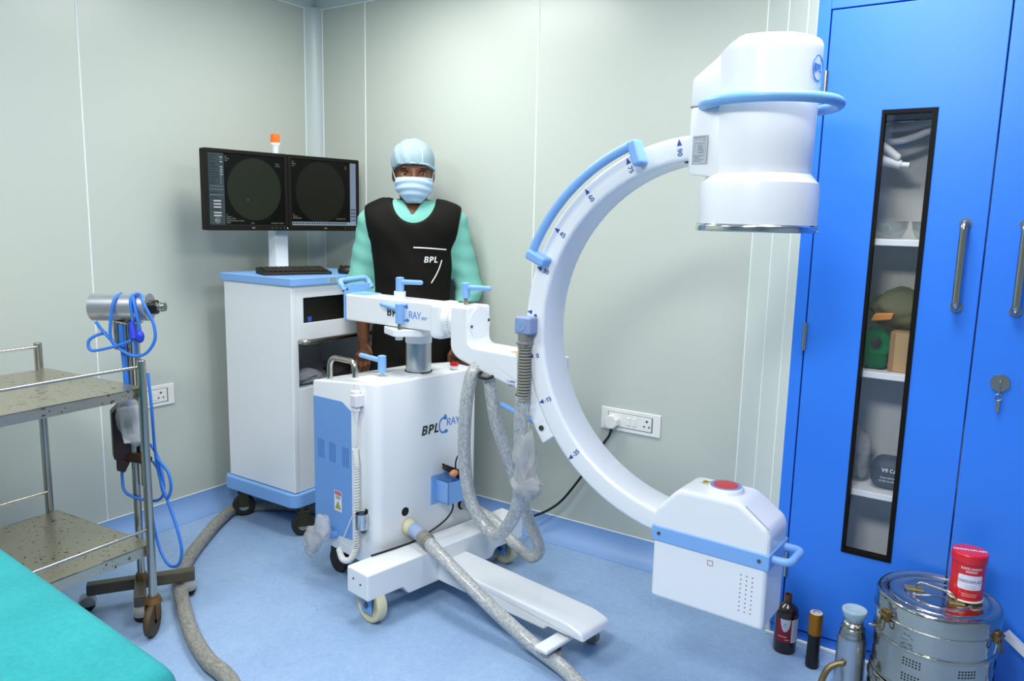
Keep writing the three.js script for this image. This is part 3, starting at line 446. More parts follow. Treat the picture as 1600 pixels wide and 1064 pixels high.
    part('block_cap', [CB([0.477, 1.079, 0.204], [0.477, 1.079, 0.207], 0.018, 0.0175, 28), CB([0.477, 1.079, 0.206], [0.477, 1.079, 0.2085], 0.004)], M(0x88a3cc, 0.45), jb);
    part('cable_gland', [CB([0.478, 1.055, 0.18], [0.476, 1.012, 0.178], 0.023, 0.021, 24), RB(0.458, 0.498, 1.018, 1.03, 0.157, 0.203, 0.006)], grey, jb);
  }
  // image intensifier
  const AX = 1.136, prII = [[0, 1.398], [0.147, 1.398], [0.1475, 1.402], [0.1465, 1.485], [0.144, 1.5], [0.1245, 1.522]];
  for (let i = 0; i <= 24; i++) prII.push([0.1235 + 0.006 * i / 24, 1.53 + 0.29 * i / 24]); prII.push([0.1285, 1.832], [0.125, 1.839]); for (let i = 0; i <= 12; i++) prII.push([0.118 * (1 - i / 12), 1.843]);
  const gII = LA(prII, AX, 0, CS, 96), qII = gII.attributes.position; for (let i = 0; i < qII.count; i++) qII.setY(i, Math.min(qII.getY(i), 1.8435 - Math.max(0, 1.118 - qII.getX(i)) * 0.565));   // slanted shoulder
  const ii = arm('image_intensifier', toCreasedNormals(gII, 0.5), white); ii.userData.label = 'white round detector head at the top of the C';
  const hs = (y0, y1, f, e) => {                                             // side housing tapering from the round head to a flat end
    const g = EX(roundPoly([[0.968, 0.07, 0.016], [1.122, e, 0], [1.122, -e, 0], [0.968, -0.07, 0.016]], 0, 6), y1 - y0, 0.003, 0); g.rotateX(-Math.PI / 2); g.translate(0, y0, CS);
    const q = g.attributes.position; for (let i = 0; i < q.count; i++) q.setY(i, f(q.getX(i), q.getY(i))); return toCreasedNormals(g, 0.6);
  };
  part('detector_housing', [hs(1.505, 1.6885, (x, y) => y < 1.52 ? y + Math.max(0, 1.02 - x) * 0.42 : y, 0.1215), hs(1.6915, 1.843, (x, y) => y > 1.8 ? y - Math.max(0, 1.122 - x) * 0.565 : y, 0.1255)], white, ii);
  part('housing_seam', BB(0.9705, 1.13, 1.688, 1.692, CS - 0.072, CS + 0.072), grey, ii);
  { const g = LA([[0.13, 1.379], [0.149, 1.379], [0.151, 1.381], [0.151, 1.391], [0.149, 1.398], [0.12, 1.398], [0.12, 1.385]], AX, 0, CS, 90); part('front_ring', g, chrome, ii); part('entrance_window', CB([AX, 1.383, CS], [AX, 1.386, CS], 0.13, 0.13, 60), M(0x9a9ea2, 0.4, 0.6), ii); }
  part('detector_handle', [T(new THREE.TorusGeometry(0.162, 0.0135, 16, 90).rotateX(Math.PI / 2), AX + 0.014, 1.692, CS), CB([AX - 0.1, 1.692, CS + 0.11], [AX - 0.06, 1.692, CS + 0.08], 0.011), CB([AX - 0.1, 1.692, CS - 0.11], [AX - 0.06, 1.692, CS - 0.08], 0.011)], M(0x7db2e6, 0.38), ii);
  { const plate = canvas(256, 384, (c, w, h) => { c.fillStyle = '#b9c0c8'; c.fillRect(0, 0, w, h); c.fillStyle = '#2c3036'; c.font = 'bold 17px sans-serif'; c.fillText('MEDICAL TECHNOLOGIES', 18, 30); c.font = '14px sans-serif'; c.fillText('Bangalore, India', 40, 50); c.font = 'bold 30px serif'; c.fillText('CE', 180, 72); c.font = 'bold 15px sans-serif'; c.fillText('HIGH FREQUENCY C-ARM', 34, 112); c.strokeStyle = '#4a4f57'; ['Model', 'Sr. No.', 'kV / mA', 'Date'].forEach((s, i) => { c.font = '14px sans-serif'; c.fillText(s, 16, 146 + i * 30); c.strokeRect(92, 130 + i * 30, 140, 22); c.fillRect(100, 138 + i * 30, 70 + i * 14, 6); }); for (let i = 0; i < 5; i++) c.fillRect(20, 268 + i * 20, 190 - (i % 3) * 40, 5); c.fillRect(12, 364, 10, 8); });
    part('rating_plate', B(0.05, 0.07, 0.0012).rotateY(-0.357).translate(1.008, 1.582, CS + 0.0856), [0, 0, 0, 0, 1, 0].map((k) => k ? M(0xffffff, 0.4, 0.2, { map: plate }) : steel), ii); }
  { const a = 84 * D2R, g = [new THREE.TorusGeometry(0.029, 0.0013, 5, 44), TX('BPL', 0.018, font, 0.001)].map((q) => q.rotateY(a).translate(AX + 0.1285 * Math.sin(a), 1.77, CS + 0.1285 * Math.cos(a))); part('logo_mark', g, inkC, ii); }
  part('arc_screw', CB([0.955, 1.556, CS + 0.05], [0.962, 1.556, CS + 0.05], 0.005), bolt, ii);
  // X-ray tank
  const s0 = 0.0225, s1 = 0.1755;
  const tank = arm('x_ray_tank', [RB(0.934, 1.255, 0.345, 0.53, s0, s1, 0.012, 3)], white);
  tank.userData.label = 'white X-ray tube tank at the bottom of the C';
  part('tank_top', EX(roundPoly([[0.932, 0.55], [0.934, 0.602, 0.012], [0.998, 0.676, 0.02], [1.17, 0.678, 0.02], [1.25, 0.622, 0.02], [1.257, 0.6, 0.008], [1.257, 0.55]], 0.004, 6), s1 - s0 - 0.002, 0.012, s0 + 0.001), white, tank);
  part('tank_band', RB(0.929, 1.261, 0.514, 0.558, s0 - 0.004, s1 + 0.004, 0.004), blue, tank);
  for (const x of [0.952, 1.235]) part('band_screw', CB([x, 0.538, s1 + 0.003], [x, 0.538, s1 + 0.006], 0.005), bolt, tank);
  part('tank_handle', RT([[1.256, 0.54, 0.15], [1.305, 0.54, 0.15], [1.305, 0.54, 0.045], [1.256, 0.54, 0.045]], 0.0105, 0.026, 14), blue, tank);
  part('target_rim', LA([[0.052, 0.672], [0.048, 0.687], [0.042, 0.691], [0.0, 0.691]], 1.105, 0, CS, 48), white, tank);
  part('target_ring', LA([[0.042, 0.69], [0.042, 0.6925], [0.033, 0.6925], [0.033, 0.69]], 1.105, 0, CS, 48), M(0x7f93cf, 0.4), tank);
  part('target_window', LA([[0.0335, 0.69], [0.033, 0.6935], [0, 0.694]], 1.105, 0, CS, 48), M(0xd2282a, 0.35), tank);
  { const rs = canvas(128, 96, (c, w, h) => { c.fillStyle = '#d9c428'; c.fillRect(0, 0, w, h); c.fillStyle = '#1f1c10'; c.beginPath(); c.arc(36, 48, 8, 0, 7); c.fill(); for (let i = 0; i < 3; i++) { c.beginPath(); c.moveTo(36, 48); c.arc(36, 48, 30, i * 2.094 - 0.5, i * 2.094 + 0.5); c.fill(); } for (let i = 0; i < 4; i++) c.fillRect(76, 18 + i * 18, 42, 8); });
    part('radiation_sticker', BB(1.028, 1.062, 0.6782, 0.6788, 0.06, 0.085), [0, 0, 1, 0, 0, 0].map((k) => k ? M(0xffffff, 0.5, 0, { map: rs }) : plasticW), tank); }
  { const gs = []; for (let i = 0; i < 3; i++) for (let j = 0; j < 9; j++) gs.push(CB([1.19 + i * 0.0155, 0.385 + j * 0.0125, s1 - 0.002], [1.19 + i * 0.0155, 0.385 + j * 0.0125, s1 + 0.0004], 0.0017, 0.0017, 8)); part('vent_holes', gs, dark, tank); }
  part('stamp', EX(roundPoly([[1.096, 0.485], [1.112, 0.485], [1.112, 0.5], [1.096, 0.5]], 0.002), 0.0006, 0, s1, [[[1.0975, 0.4865], [1.0975, 0.4985], [1.1105, 0.4985], [1.1105, 0.4865]]]), M(0xa0606a, 0.6), tank);
  part('tank_groove', [CB([1.185, 0.6702, s1 - 0.012], [1.252, 0.6236, s1 - 0.006], 0.0008, 0.0008, 6)], grey, tank);
  // hoses in clear wrapping
  const hoseUV = (o, k) => { const uv = o.geometry.attributes.uv; for (let i = 0; i < uv.count; i++) uv.setXY(i, uv.getX(i) * k, uv.getY(i)); };
  const hA = arm('wrapped_hose', TU([[0.2, 0.9, 0.06], [0.19, 0.86, 0.085], [0.181, 0.749, 0.1], [0.179, 0.568, 0.1], [0.215, 0.42, 0.1], [0.315, 0.335, 0.1], [0.4, 0.425, 0.11], [0.445, 0.579, 0.13], [0.46, 0.72, 0.165], [0.472, 0.86, 0.178]], 0.0225, 160, 16), hoseM); hoseUV(hA, 5);
  const hB = arm('wrapped_hose', TU([[0.235, 0.895, 0.05], [0.245, 0.84, 0.05], [0.274, 0.711, 0.05], [0.31, 0.575, 0.02], [0.345, 0.379, -0.04], [0.365, 0.235, -0.1], [0.327, 0.185, -0.105], [0.223, 0.208, -0.13], [0.11, 0.252, -0.16], [-0.05, 0.275, -0.178]], 0.0215, 160, 16), hoseM); hoseUV(hB, 5);
  const cg = arm('corrugated_hose', LA((() => { const o = []; for (let i = 0; i < 19; i++) { const y = i * 0.0095; o.push([0.0165, y], [0.0168, y + 0.002], [0.0215, y + 0.0035], [0.0215, y + 0.0075], [0.0168, y + 0.009]); } return o; })(), 0.475, 0.838, 0.178, 24), grey); cg.userData.label = 'grey ribbed hose end';
  part('loose_wrap', [blob(0.045, [0.478, 0.66, 0.17], [0.8, 2.1, 0.7], 0.35, 13), blob(0.04, [0.49, 0.57, 0.165], [1.2, 1.0, 0.7], 0.5, 15)], film, cg);
  part('hose_clip', TU([[0.2, 0.885, 0.03], [0.225, 0.87, 0.085], [0.27, 0.87, 0.085], [0.275, 0.89, 0.03]], 0.006, 24, 8), black, hA);
}
// front hose that leaves the body and runs out over the floor
{
  const h = thing('cable_hose', 'clear wrapped silver cable hose running from the machine front across the leg', 'hose', [1.41, 0, 0.685], -9 * D2R);
  part('gland', [LA([[0.018, 0], [0.031, 0], [0.031, 0.016], [0.026, 0.02], [0.026, 0.03], [0.018, 0.03]], 0, 0, 0, 24).rotateZ(-Math.PI / 2).translate(-0.081, 0.257, 0.107)], beige, h);
  part('sleeve', CB([-0.06, 0.257, 0.107], [0.018, 0.247, 0.118], 0.0245, 0.0245, 28), M(0x9fb4d6, 0.5), h);
  part('cuff', [CB([0.01, 0.248, 0.117], [0.06, 0.24, 0.125], 0.0265, 0.0255, 28), CB([0.04, 0.2435, 0.121], [0.048, 0.242, 0.122], 0.0285, 0.0285, 28)], grey, h);
  const o = part('hose', TU([[0.05, 0.242, 0.123], [0.165, 0.205, 0.135], [0.35, 0.13, 0.132], [0.52, 0.062, 0.12], [0.685, 0.03, 0.125], [0.77, 0.0245, 0.151], [0.87, 0.0245, 0.19], [1.0, 0.0245, 0.26], [1.2, 0.0245, 0.42]], 0.0235, 200, 16), hoseM, h);
  const uv = o.geometry.attributes.uv; for (let i = 0; i < uv.count; i++) uv.setXY(i, uv.getX(i) * 6, uv.getY(i));
  const c = single('power_cord', 'thin black cord trailing from the blue cable holder over the base', 'cord', TU([[-0.06, 0.33, -0.07], [-0.015, 0.31, -0.06], [-0.005, 0.275, -0.02], [-0.02, 0.24, 0.04], [-0.05, 0.206, 0.1], [-0.055, 0.2045, 0.2], [-0.062, 0.2045, 0.29]], 0.0035, 80, 8), black);
  c.position.set(1.41, 0, 0.685); c.rotation.y = -9 * D2R;
  const k = thing('coiled_cable', 'coil of black cable with an orange plug in the blue holder', 'cable', [1.41, 0, 0.685], -9 * D2R);
  const lp = []; for (let i = 0; i <= 120; i++) { const a = i / 120 * 6.283 * 5; lp.push([-0.045 + 0.026 * Math.sin(a) * (0.85 + 0.15 * Math.sin(i * 0.7)), 0.436 + 0.03 * Math.cos(a * 0.98 + 0.5) + 0.01 * Math.sin(i * 0.23), -0.087 + 0.05 * Math.cos(a)]); }
  part('coil', TU(lp, 0.0032, 420, 6), black, k);
  part('loop', TU([[-0.03, 0.44, -0.085], [-0.03, 0.475, -0.085], [-0.03, 0.498, -0.1], [-0.03, 0.49, -0.128], [-0.03, 0.455, -0.125], [-0.035, 0.42, -0.1]], 0.0032, 60, 6), black, k);
  part('plug', [SP(0.017, -0.02, 0.437, -0.066, 0.8, 0.8, 1.1)], M(0xe89560, 0.5), k);
  part('plug_cap', [CB([-0.03, 0.41, -0.1], [-0.03, 0.44, -0.09], 0.008)], black, k);
  // hand switch with its spiral cord, hung on the machine side
  const s = thing('hand_switch', 'white hand switch with a coiled cord hanging on the machine side', 'hand switch', [1.41, 0, 0.685], -9 * D2R);
  const x = -0.172;
  part('switch_body', [RB(x - 0.015, x + 0.015, 0.705, 0.785, 0.258, 0.285, 0.007, 3), CB([x, 0.785, 0.271], [x, 0.806, 0.271], 0.008, 0.007), CB([x, 0.706, 0.271], [x, 0.668, 0.271], 0.012, 0.005)], M(0xeae6ec, 0.4), s);
  part('holder', [RB(x - 0.006, x + 0.026, 0.728, 0.77, 0.2495, 0.292, 0.003)], M(0xe6e2ea, 0.4), s);
  part('straight_cord', TU([[x, 0.668, 0.271], [x + 0.001, 0.62, 0.27], [x - 0.002, 0.585, 0.269], [x - 0.012, 0.566, 0.268]], 0.0028, 30, 8), plasticW, s);
  const path = new THREE.CatmullRomCurve3([[x - 0.012, 0.566, 0.268], [x - 0.004, 0.5, 0.268], [x - 0.004, 0.35, 0.27], [x - 0.006, 0.19, 0.272], [x - 0.03, 0.14, 0.285], [x - 0.065, 0.135, 0.29], [x - 0.095, 0.165, 0.285]].map((q) => V(...q)));
  const sp = [], N = 1100, turns = 88; for (let i = 0; i <= N; i++) { const t = i / N, p = path.getPoint(t), tg = path.getTangent(t), b = V(0, 0, 1), n = b.clone().cross(tg).normalize(), a = t * turns * 6.283; sp.push(p.addScaledVector(n, 0.0095 * Math.cos(a)).addScaledVector(b, 0.0095 * Math.sin(a))); }
  part('coiled_cord', new THREE.TubeGeometry(new THREE.CatmullRomCurve3(sp), 1500, 0.0026, 5, false), plasticW, s);
  part('return_cord', TU([[x - 0.095, 0.165, 0.285], [x - 0.07, 0.22, 0.278], [x - 0.035, 0.31, 0.262], [x - 0.02, 0.335, 0.256]], 0.0022, 30, 6), plasticW, s);
}

// ---------------------------------------------------------------- workstation cart with monitors
{
  const c = thing('workstation_cart', 'tall white workstation cart with blue top and plinth by the left wall', 'cart', [0.156, 0, 0.14]);
  const W = 0.444, D = 0.56, H0 = 0.2, H1 = 1.098;               // z 0.14 .. 0.70
  part('cabinet_shell', [RB(0, W, H0, H1, D - 0.012, D, 0.003), BB(0.001, 0.013, H0, H1, 0.012, D - 0.01), BB(0, W - 0.001, H0, H1, 0, 0.012), BB(0.01, W - 0.01, H1 - 0.012, H1 - 0.001, 0.01, D - 0.01), BB(0.01, W - 0.012, H0, H0 + 0.012, 0.01, D - 0.01)], white, c);
  const zz = (a) => a;                                            // front (facing +x): frame round the two openings
  const fr = [[0.012, H0], [D - 0.01, H0], [D - 0.01, H1], [0.012, H1]];
  const front = EX(fr.map((p) => [-p[0], p[1]]), 0.014, 0.001, W - 0.013, [[[-0.08, 0.937], [-0.08, 1.046], [-(D - 0.064), 1.046], [-(D - 0.064), 0.937]], [[-0.045, 0.655], [-0.045, 0.85], [-(D - 0.034), 0.85], [-(D - 0.034), 0.655]]]); 
  front.translate(0, 0, 0); const fm = new THREE.Matrix4().set(0, 0, 1, 0, 0, 1, 0, 0, -1, 0, 0, 0, 0, 0, 0, 1); front.applyMatrix4(fm);
  part('front_frame', front, white, c);
  part('edge_post', RB(W - 0.016, W + 0.003, H0, H1, D - 0.022, D + 0.002, 0.004), white, c);
  part('drawer_shelf', [BB(0.013, W - 0.013, 0.64, 0.655, 0.013, D - 0.013), BB(0.013, W - 0.013, 0.885, 0.895, 0.013, D - 0.013)], white2, c);
  part('top_slab', RB(-0.012, W + 0.016, H1, 1.132, -0.01, D + 0.012, 0.004), blue, c);
  const pl = roundPoly([[-0.034, -0.02, 0.03], [W + 0.02, -0.02, 0.03], [W + 0.02, D + 0.02, 0.05], [-0.034, D + 0.02, 0.05]].map((p) => [p[0], -p[1], p[2]]), 0.04, 8);
  part('plinth', EX(pl, 0.062, 0.006, 0.135).rotateX(-Math.PI / 2), blue, c);
  part('front_bar', RT([[W - 0.001, 0.862, D - 0.04], [W + 0.035, 0.862, D - 0.04], [W + 0.035, 0.862, 0.05], [W - 0.001, 0.862, 0.05]], 0.011, 0.03, 14), steel, c);
  const st = canvas(128, 64, (g, w, h) => { g.fillStyle = '#9db4cf'; g.fillRect(0, 0, w, h); g.fillStyle = '#1f242c'; g.font = 'italic 24px serif'; g.fillText('Silver', 26, 26); g.fillText('No: 01', 24, 52); });
  part('name_sticker', BB(W + 0.0158, W + 0.0166, 1.103, 1.128, 0.31, 0.37), [1, 0, 0, 0, 0, 0].map((k) => k ? M(0xffffff, 0.5, 0, { map: st }) : plasticW), c);
  for (const [x, z] of [[0.05, D - 0.03], [W - 0.0, D - 0.04], [0.05, 0.04], [W - 0.0, 0.04]]) {
    const k = part('caster', [LA([[0.012, -0.013], [0.042, -0.013], [0.05, -0.009], [0.05, 0.009], [0.042, 0.013], [0.012, 0.013]], 0, 0, 0, 32).rotateX(Math.PI / 2).rotateY(1.0).translate(x, 0.05, z)], rubber, c);
    part('caster_hub', CB([x - 0.0145 * Math.sin(1.0), 0.05, z - 0.0145 * Math.cos(1.0)], [x + 0.0145 * Math.sin(1.0), 0.05, z + 0.0145 * Math.cos(1.0)], 0.024, 0.024, 20), M(0xa0a09a, 0.4, 0.6), k);
    part('caster_fork', [CB([x, 0.112, z], [x, 0.136, z], 0.022), RB(-0.024, 0.024, 0.045, 0.114, 0.016, 0.02, 0.002).rotateY(1.0).translate(x, 0, z), RB(-0.024, 0.024, 0.045, 0.114, -0.02, -0.016, 0.002).rotateY(1.0).translate(x, 0, z), RB(-0.026, 0.026, 0.108, 0.116, -0.022, 0.022, 0.002).rotateY(1.0).translate(x, 0, z)], M(0x4a4632, 0.4, 0.8), k);
  }
  // mast
  part('mast', [RB(0.03, 0.085, 1.13, 1.66, 0.265, 0.335, 0.003), RB(0.0, 0.12, 1.13, 1.138, 0.24, 0.36, 0.002), RB(0.05, 0.07, 1.46, 1.54, 0.15, 0.45, 0.003)], white, c);
  const pc = thing('desktop_computer', 'black computer inside the upper opening of the cart', 'computer', [0.24, 0.8975, 0.2]);
  part('case', RB(0, 0.335, 0, 0.145, 0, 0.42, 0.004), black, pc);
  { const gs = []; for (let i = 0; i < 12; i++) for (let j = 0; j < 5; j++) gs.push(BB(0.3348, 0.3362, 0.03 + j * 0.014, 0.034 + j * 0.014, 0.1 + i * 0.02, 0.104 + i * 0.02)); part('grille', gs, M(0x3a3426, 0.5, 0.4), pc).userData.kind = 'stuff'; }
  part('port', RB(0.334, 0.338, 0.04, 0.062, 0.37, 0.392, 0.002), M(0x2d62b8, 0.4), pc);
  single('crumpled_cloth', 'crumpled white cloth on the lower shelf of the cart', 'cloth', [blob(0.05, [0.52, 0.692, 0.575], [1.1, 0.65, 1.6], 0.25, 21)], M(0xdfe3ea, 0.8, 0, { bumpMap: crinkle, bumpScale: 0.006 }));
  single('dark_pack', 'small dark pack on the lower shelf of the cart', 'pack', [blob(0.05, [0.5, 0.69, 0.35], [1.1, 0.7, 1.3], 0.2, 23)], M(0x2a2018, 0.7));
}
{ // the two monitors stand side by side on the mast
  const dir = new THREE.Vector3(0.118, 0, -0.804).normalize(), turn = Math.atan2(-dir.z, dir.x);      // local +x runs along the screens
  const ctr = [0.29, 1.49, 0.448];
  const scr = (k) => canvas(1024, 820, (g, w, h) => {
    g.fillStyle = '#070503'; g.fillRect(0, 0, w, h);
    g.fillStyle = k ? '#20231a' : '#2b3528'; g.beginPath(); g.arc(k ? 450 : 604, 400, k ? 385 : 368, 0, 7); g.fill();
    const txt = (s, x, y) => { g.fillStyle = '#c9cfc6'; g.font = '20px sans-serif'; g.fillText(s, x, y); };
    if (!k) {
      g.fillStyle = '#4a5a60'; g.fillRect(0, 0, 200, h);
      g.fillStyle = '#232b2c'; for (const y of [28, 52, 78, 112, 130, 160, 190, 220, 246, 274, 302, 326, 346, 384, 420, 452, 512, 640]) g.fillRect(10, y, 70 + (y * 7) % 60, 6);
      g.fillStyle = '#b9c6cc'; for (const y of [40, 92, 150, 180, 206, 236]) g.fillRect(150, y, 34, 14); g.fillStyle = '#f2f6f8'; for (const y of [70, 262, 290, 318, 342]) g.fillRect(156, y, 8, 8);
      g.fillStyle = '#8d9ca2'; for (const y of [376, 412, 474]) for (let i = 0; i < 6; i++) g.fillRect(18 + i * 29, y, 20, 10);
      g.fillStyle = '#dfe7ea'; for (const y of [540, 576, 612, 676, 710]) g.fillRect(56, y, 96, 16);
      g.strokeStyle = '#dfe7ea'; g.lineWidth = 4; g.beginPath(); g.arc(100, 772, 30, 0, 7); g.stroke(); g.fillStyle = '#dfe7ea'; g.font = 'bold 24px sans-serif'; g.fillText('BPL', 76, 781);
      txt('ID:', 214, 40); txt('Name:', 214, 64); txt('Sex:', 214, 88); txt('kV 00', 900, 90); txt('mA 0.0', 900, 114); txt('F1', 214, 710); txt('Frame: 1', 214, 734); txt('Window 2048', 214, 758); txt('Hospital Bone Joint Centre', 214, 782); txt('00:00', 214, 806); txt('L Ray', 540, 806); txt('23-09-2022 12:30:41', 822, 806); g.fillStyle = '#fff'; g.fillRect(505, 520, 6, 10);
    } else {
      g.fillStyle = '#8fa2bb'; g.fillRect(925, 0, 99, h); g.fillStyle = '#9fb0c2'; g.fillRect(0, 776, w, 44);
      g.fillStyle = '#26303f'; for (let i = 0; i < 24; i++) g.fillRect(14 + i * 36, 786, 20, 20); for (let j = 0; j < 3; j++) for (let i = 0; i < 3; i++) g.fillRect(942 + i * 26, 600 + j * 44, 16, 24); for (let i = 0; i < 3; i++) g.fillRect(942 + i * 26, 740, 16, 18);
      txt('ID:', 16, 40); txt('Name:', 16, 64); txt('Sex:', 16, 88); txt('kV', 840, 60); txt('mA', 840, 84); txt('F1', 16, 690); txt('Frame: 1', 16, 714); txt('Window 2048', 16, 738); txt('23-09-2022 12:30', 690, 740);
    }
  });
  [0, 1].forEach((k) => {
    const W = 0.392, H = 0.341, x = (k ? 1 : -1) * (W / 2 + 0.0008);
    const m = thing('computer_monitor', k ? 'monitor beside the man, with a pale toolbar along its right edge' : 'monitor nearer the camera, with a grey menu bar along its left edge', 'monitor', [ctr[0] + dir.x * x, ctr[1] - H / 2, ctr[2] + dir.z * x], turn, 'twin monitors on the cart mast');
    const sx0 = -W / 2 + 0.017, sx1 = W / 2 - 0.017, sy0 = 0.025, sy1 = H - 0.018;
    part('bezel', [EX(roundPoly([[-W / 2, 0], [W / 2, 0], [W / 2, H], [-W / 2, H]], 0.008), 0.045, 0.004, -0.03, [[[sx0, sy0], [sx0, sy1], [sx1, sy1], [sx1, sy0]]]), RB(-W / 2 + 0.05, W / 2 - 0.05, 0.05, H - 0.05, -0.05, -0.02, 0.01)], M(0x120e07, 0.6, 0, { specularIntensity: 0.5 }), m);
    const t = scr(k), s = part('screen', new THREE.PlaneGeometry(sx1 - sx0, sy1 - sy0).translate(0, (sy0 + sy1) / 2, 0.0105), M(0x040404, 0.4, 0, { specularIntensity: 0.35, emissive: 0xffffff, emissiveMap: t, emissiveIntensity: 0.62 }), m);
    part('backing', BB(sx0 - 0.002, sx1 + 0.002, sy0 - 0.002, sy1 + 0.002, -0.02, 0.009), black, m);
    part('brand_print', face(TX('BPL', 0.007), [k ? 0.0 : 0.02, 0.0115, 0.0153]), M(0x8d8a7c, 0.5), m);
    for (let i = 0; i < 4; i++) part('button', CB([W / 2 - 0.085 + i * 0.02, 0.0115, 0.0145], [W / 2 - 0.085 + i * 0.02, 0.0115, 0.0165], 0.0062, 0.006, 16), M(0x2a261c, 0.5), m);
    part('power_led', CB([W / 2 - 0.008, 0.0115, 0.0145], [W / 2 - 0.008, 0.0115, 0.0158], 0.002, 0.002, 8), M(0xffffff, 0.4, 0, { emissive: 0xffffff, emissiveIntensity: 0.8 }), m);
  });
  const b = thing('warning_beacon', 'small orange warning beacon above the monitors', 'warning lamp', [0.213, 1.6605, 0.443]);
  part('beacon_base', LA([[0, 0], [0.014, 0], [0.0155, 0.03], [0.019, 0.042], [0.021, 0.045], [0.021, 0.053], [0, 0.053]], 0, 0, 0, 28), white, b);
  { const g = LA([[0.0185, 0.052], [0.0185, 0.088], [0.0165, 0.093], [0, 0.094]], 0, 0, 0, 28), gs = [g]; for (let i = 0; i < 14; i++) { const a = i / 14 * 6.283; gs.push(CB([0.0185 * Math.cos(a), 0.054, 0.0185 * Math.sin(a)], [0.0185 * Math.cos(a), 0.088, 0.0185 * Math.sin(a)], 0.0018, 0.0018, 6)); } part('lens', gs, orange, b); }
}
{ // keyboard and mouse on the cart top
  const k = thing('keyboard', 'black keyboard lying on the blue cart top', 'keyboard', [0.418, 1.132, 0.525], 1.16);
  part('keyboard_body', EX(roundPoly([[-0.07, 0], [0.07, 0], [0.07, 0.012], [-0.07, 0.028]], 0.004), 0.3, 0.003, -0.15).rotateY(-Math.PI / 2), M(0x1a160c, 0.6), k);
  const gs = []; for (let i = 0; i < 13; i++) for (let j = 0; j < 5; j++) gs.push(RB(-0.136 + i * 0.0212, -0.118 + i * 0.0212, 0.024 - j * 0.0024, 0.031 - j * 0.0024, -0.052 + j * 0.0225, -0.034 + j * 0.0225, 0.002, 1));
  for (const g of gs) part('key', g, M(0x231e14, 0.6), k);
  const m = thing('computer_mouse', 'black mouse at the end of the keyboard', 'mouse', [0.556, 1.132, 0.335], 0.4);
  part('mouse_body', SP(0.034, 0, 0.012, 0, 1.35, 0.75, 0.9, 28), M(0x1d180e, 0.4), m);
  part('scroll_wheel', CB([-0.03, 0.03, -0.003], [-0.03, 0.03, 0.003], 0.008), black, m);
}
// ---------------------------------------------------------------- wall sockets and their plug
function socketPlate(label, pos, turn, w, sockets, group) {
  const s = thing('wall_socket', label, 'wall socket', pos, turn, group);
  part('cover_plate', RB(-w / 2, w / 2, -0.047, 0.047, 0, 0.007, 0.003), plasticW, s);
  part('module_gap', [BB(-w / 2 + 0.033, w / 2 - 0.033, -0.031, 0.031, 0.0066, 0.0074)], M(0x3a3a36, 0.6), s);
  part('module', RB(-w / 2 + 0.035, w / 2 - 0.037, -0.029, 0.029, 0.004, 0.009, 0.002), plasticW, s);
  for (const x of sockets) for (const [dx, dy, r] of [[0, 0.013, 0.0052], [-0.011, -0.009, 0.0042], [0.011, -0.009, 0.0042]]) part('socket_hole', CB([x + dx, dy, 0.0082], [x + dx, dy, 0.0094], r, r, 14), M(0x6d604c, 0.4, 0.5), s);
  for (const x of [-0.005, 0.022]) if (w > 0.2) part('rocker_switch', RB(x - 0.009, x + 0.009, -0.016, 0.018, 0.008, 0.0115, 0.002), plasticW, s);
  return s;
}
socketPlate('white socket plate with a plug in it on the back wall', [1.838, 0.583, 0.0], 0, 0.266, [0.075]);
socketPlate('white socket plate on the left wall behind the lamp stand', [0.0, 0.59, 0.985], Math.PI / 2, 0.235, [0.05]);
{
  const p = thing('mains_plug', 'white plug with a black cable in the back wall socket', 'plug', [1.765, 0.577, 0.009]);
  part('plug_body', [EX([0, 1, 2, 3, 4, 5, 6, 7].map((i) => [0.03 * Math.cos(i * Math.PI / 4 + 0.39), 0.03 * Math.sin(i * Math.PI / 4 + 0.39)]), 0.034, 0.004, 0)], plasticW, p);
  const c = single('mains_cable', 'black mains cable running down the back wall from the plug', 'cable', TU([[1.768, 0.556, 0.025], [1.757, 0.515, 0.03], [1.735, 0.48, 0.03], [1.683, 0.392, 0.03], [1.634, 0.311, 0.03], [1.55, 0.192, 0.035], [1.487, 0.133, 0.045], [1.43, 0.1, 0.07], [1.4, 0.09, 0.12], [1.4, 0.12, 0.2], [1.41, 0.15, 0.28]], 0.0055, 120, 8), black);
}
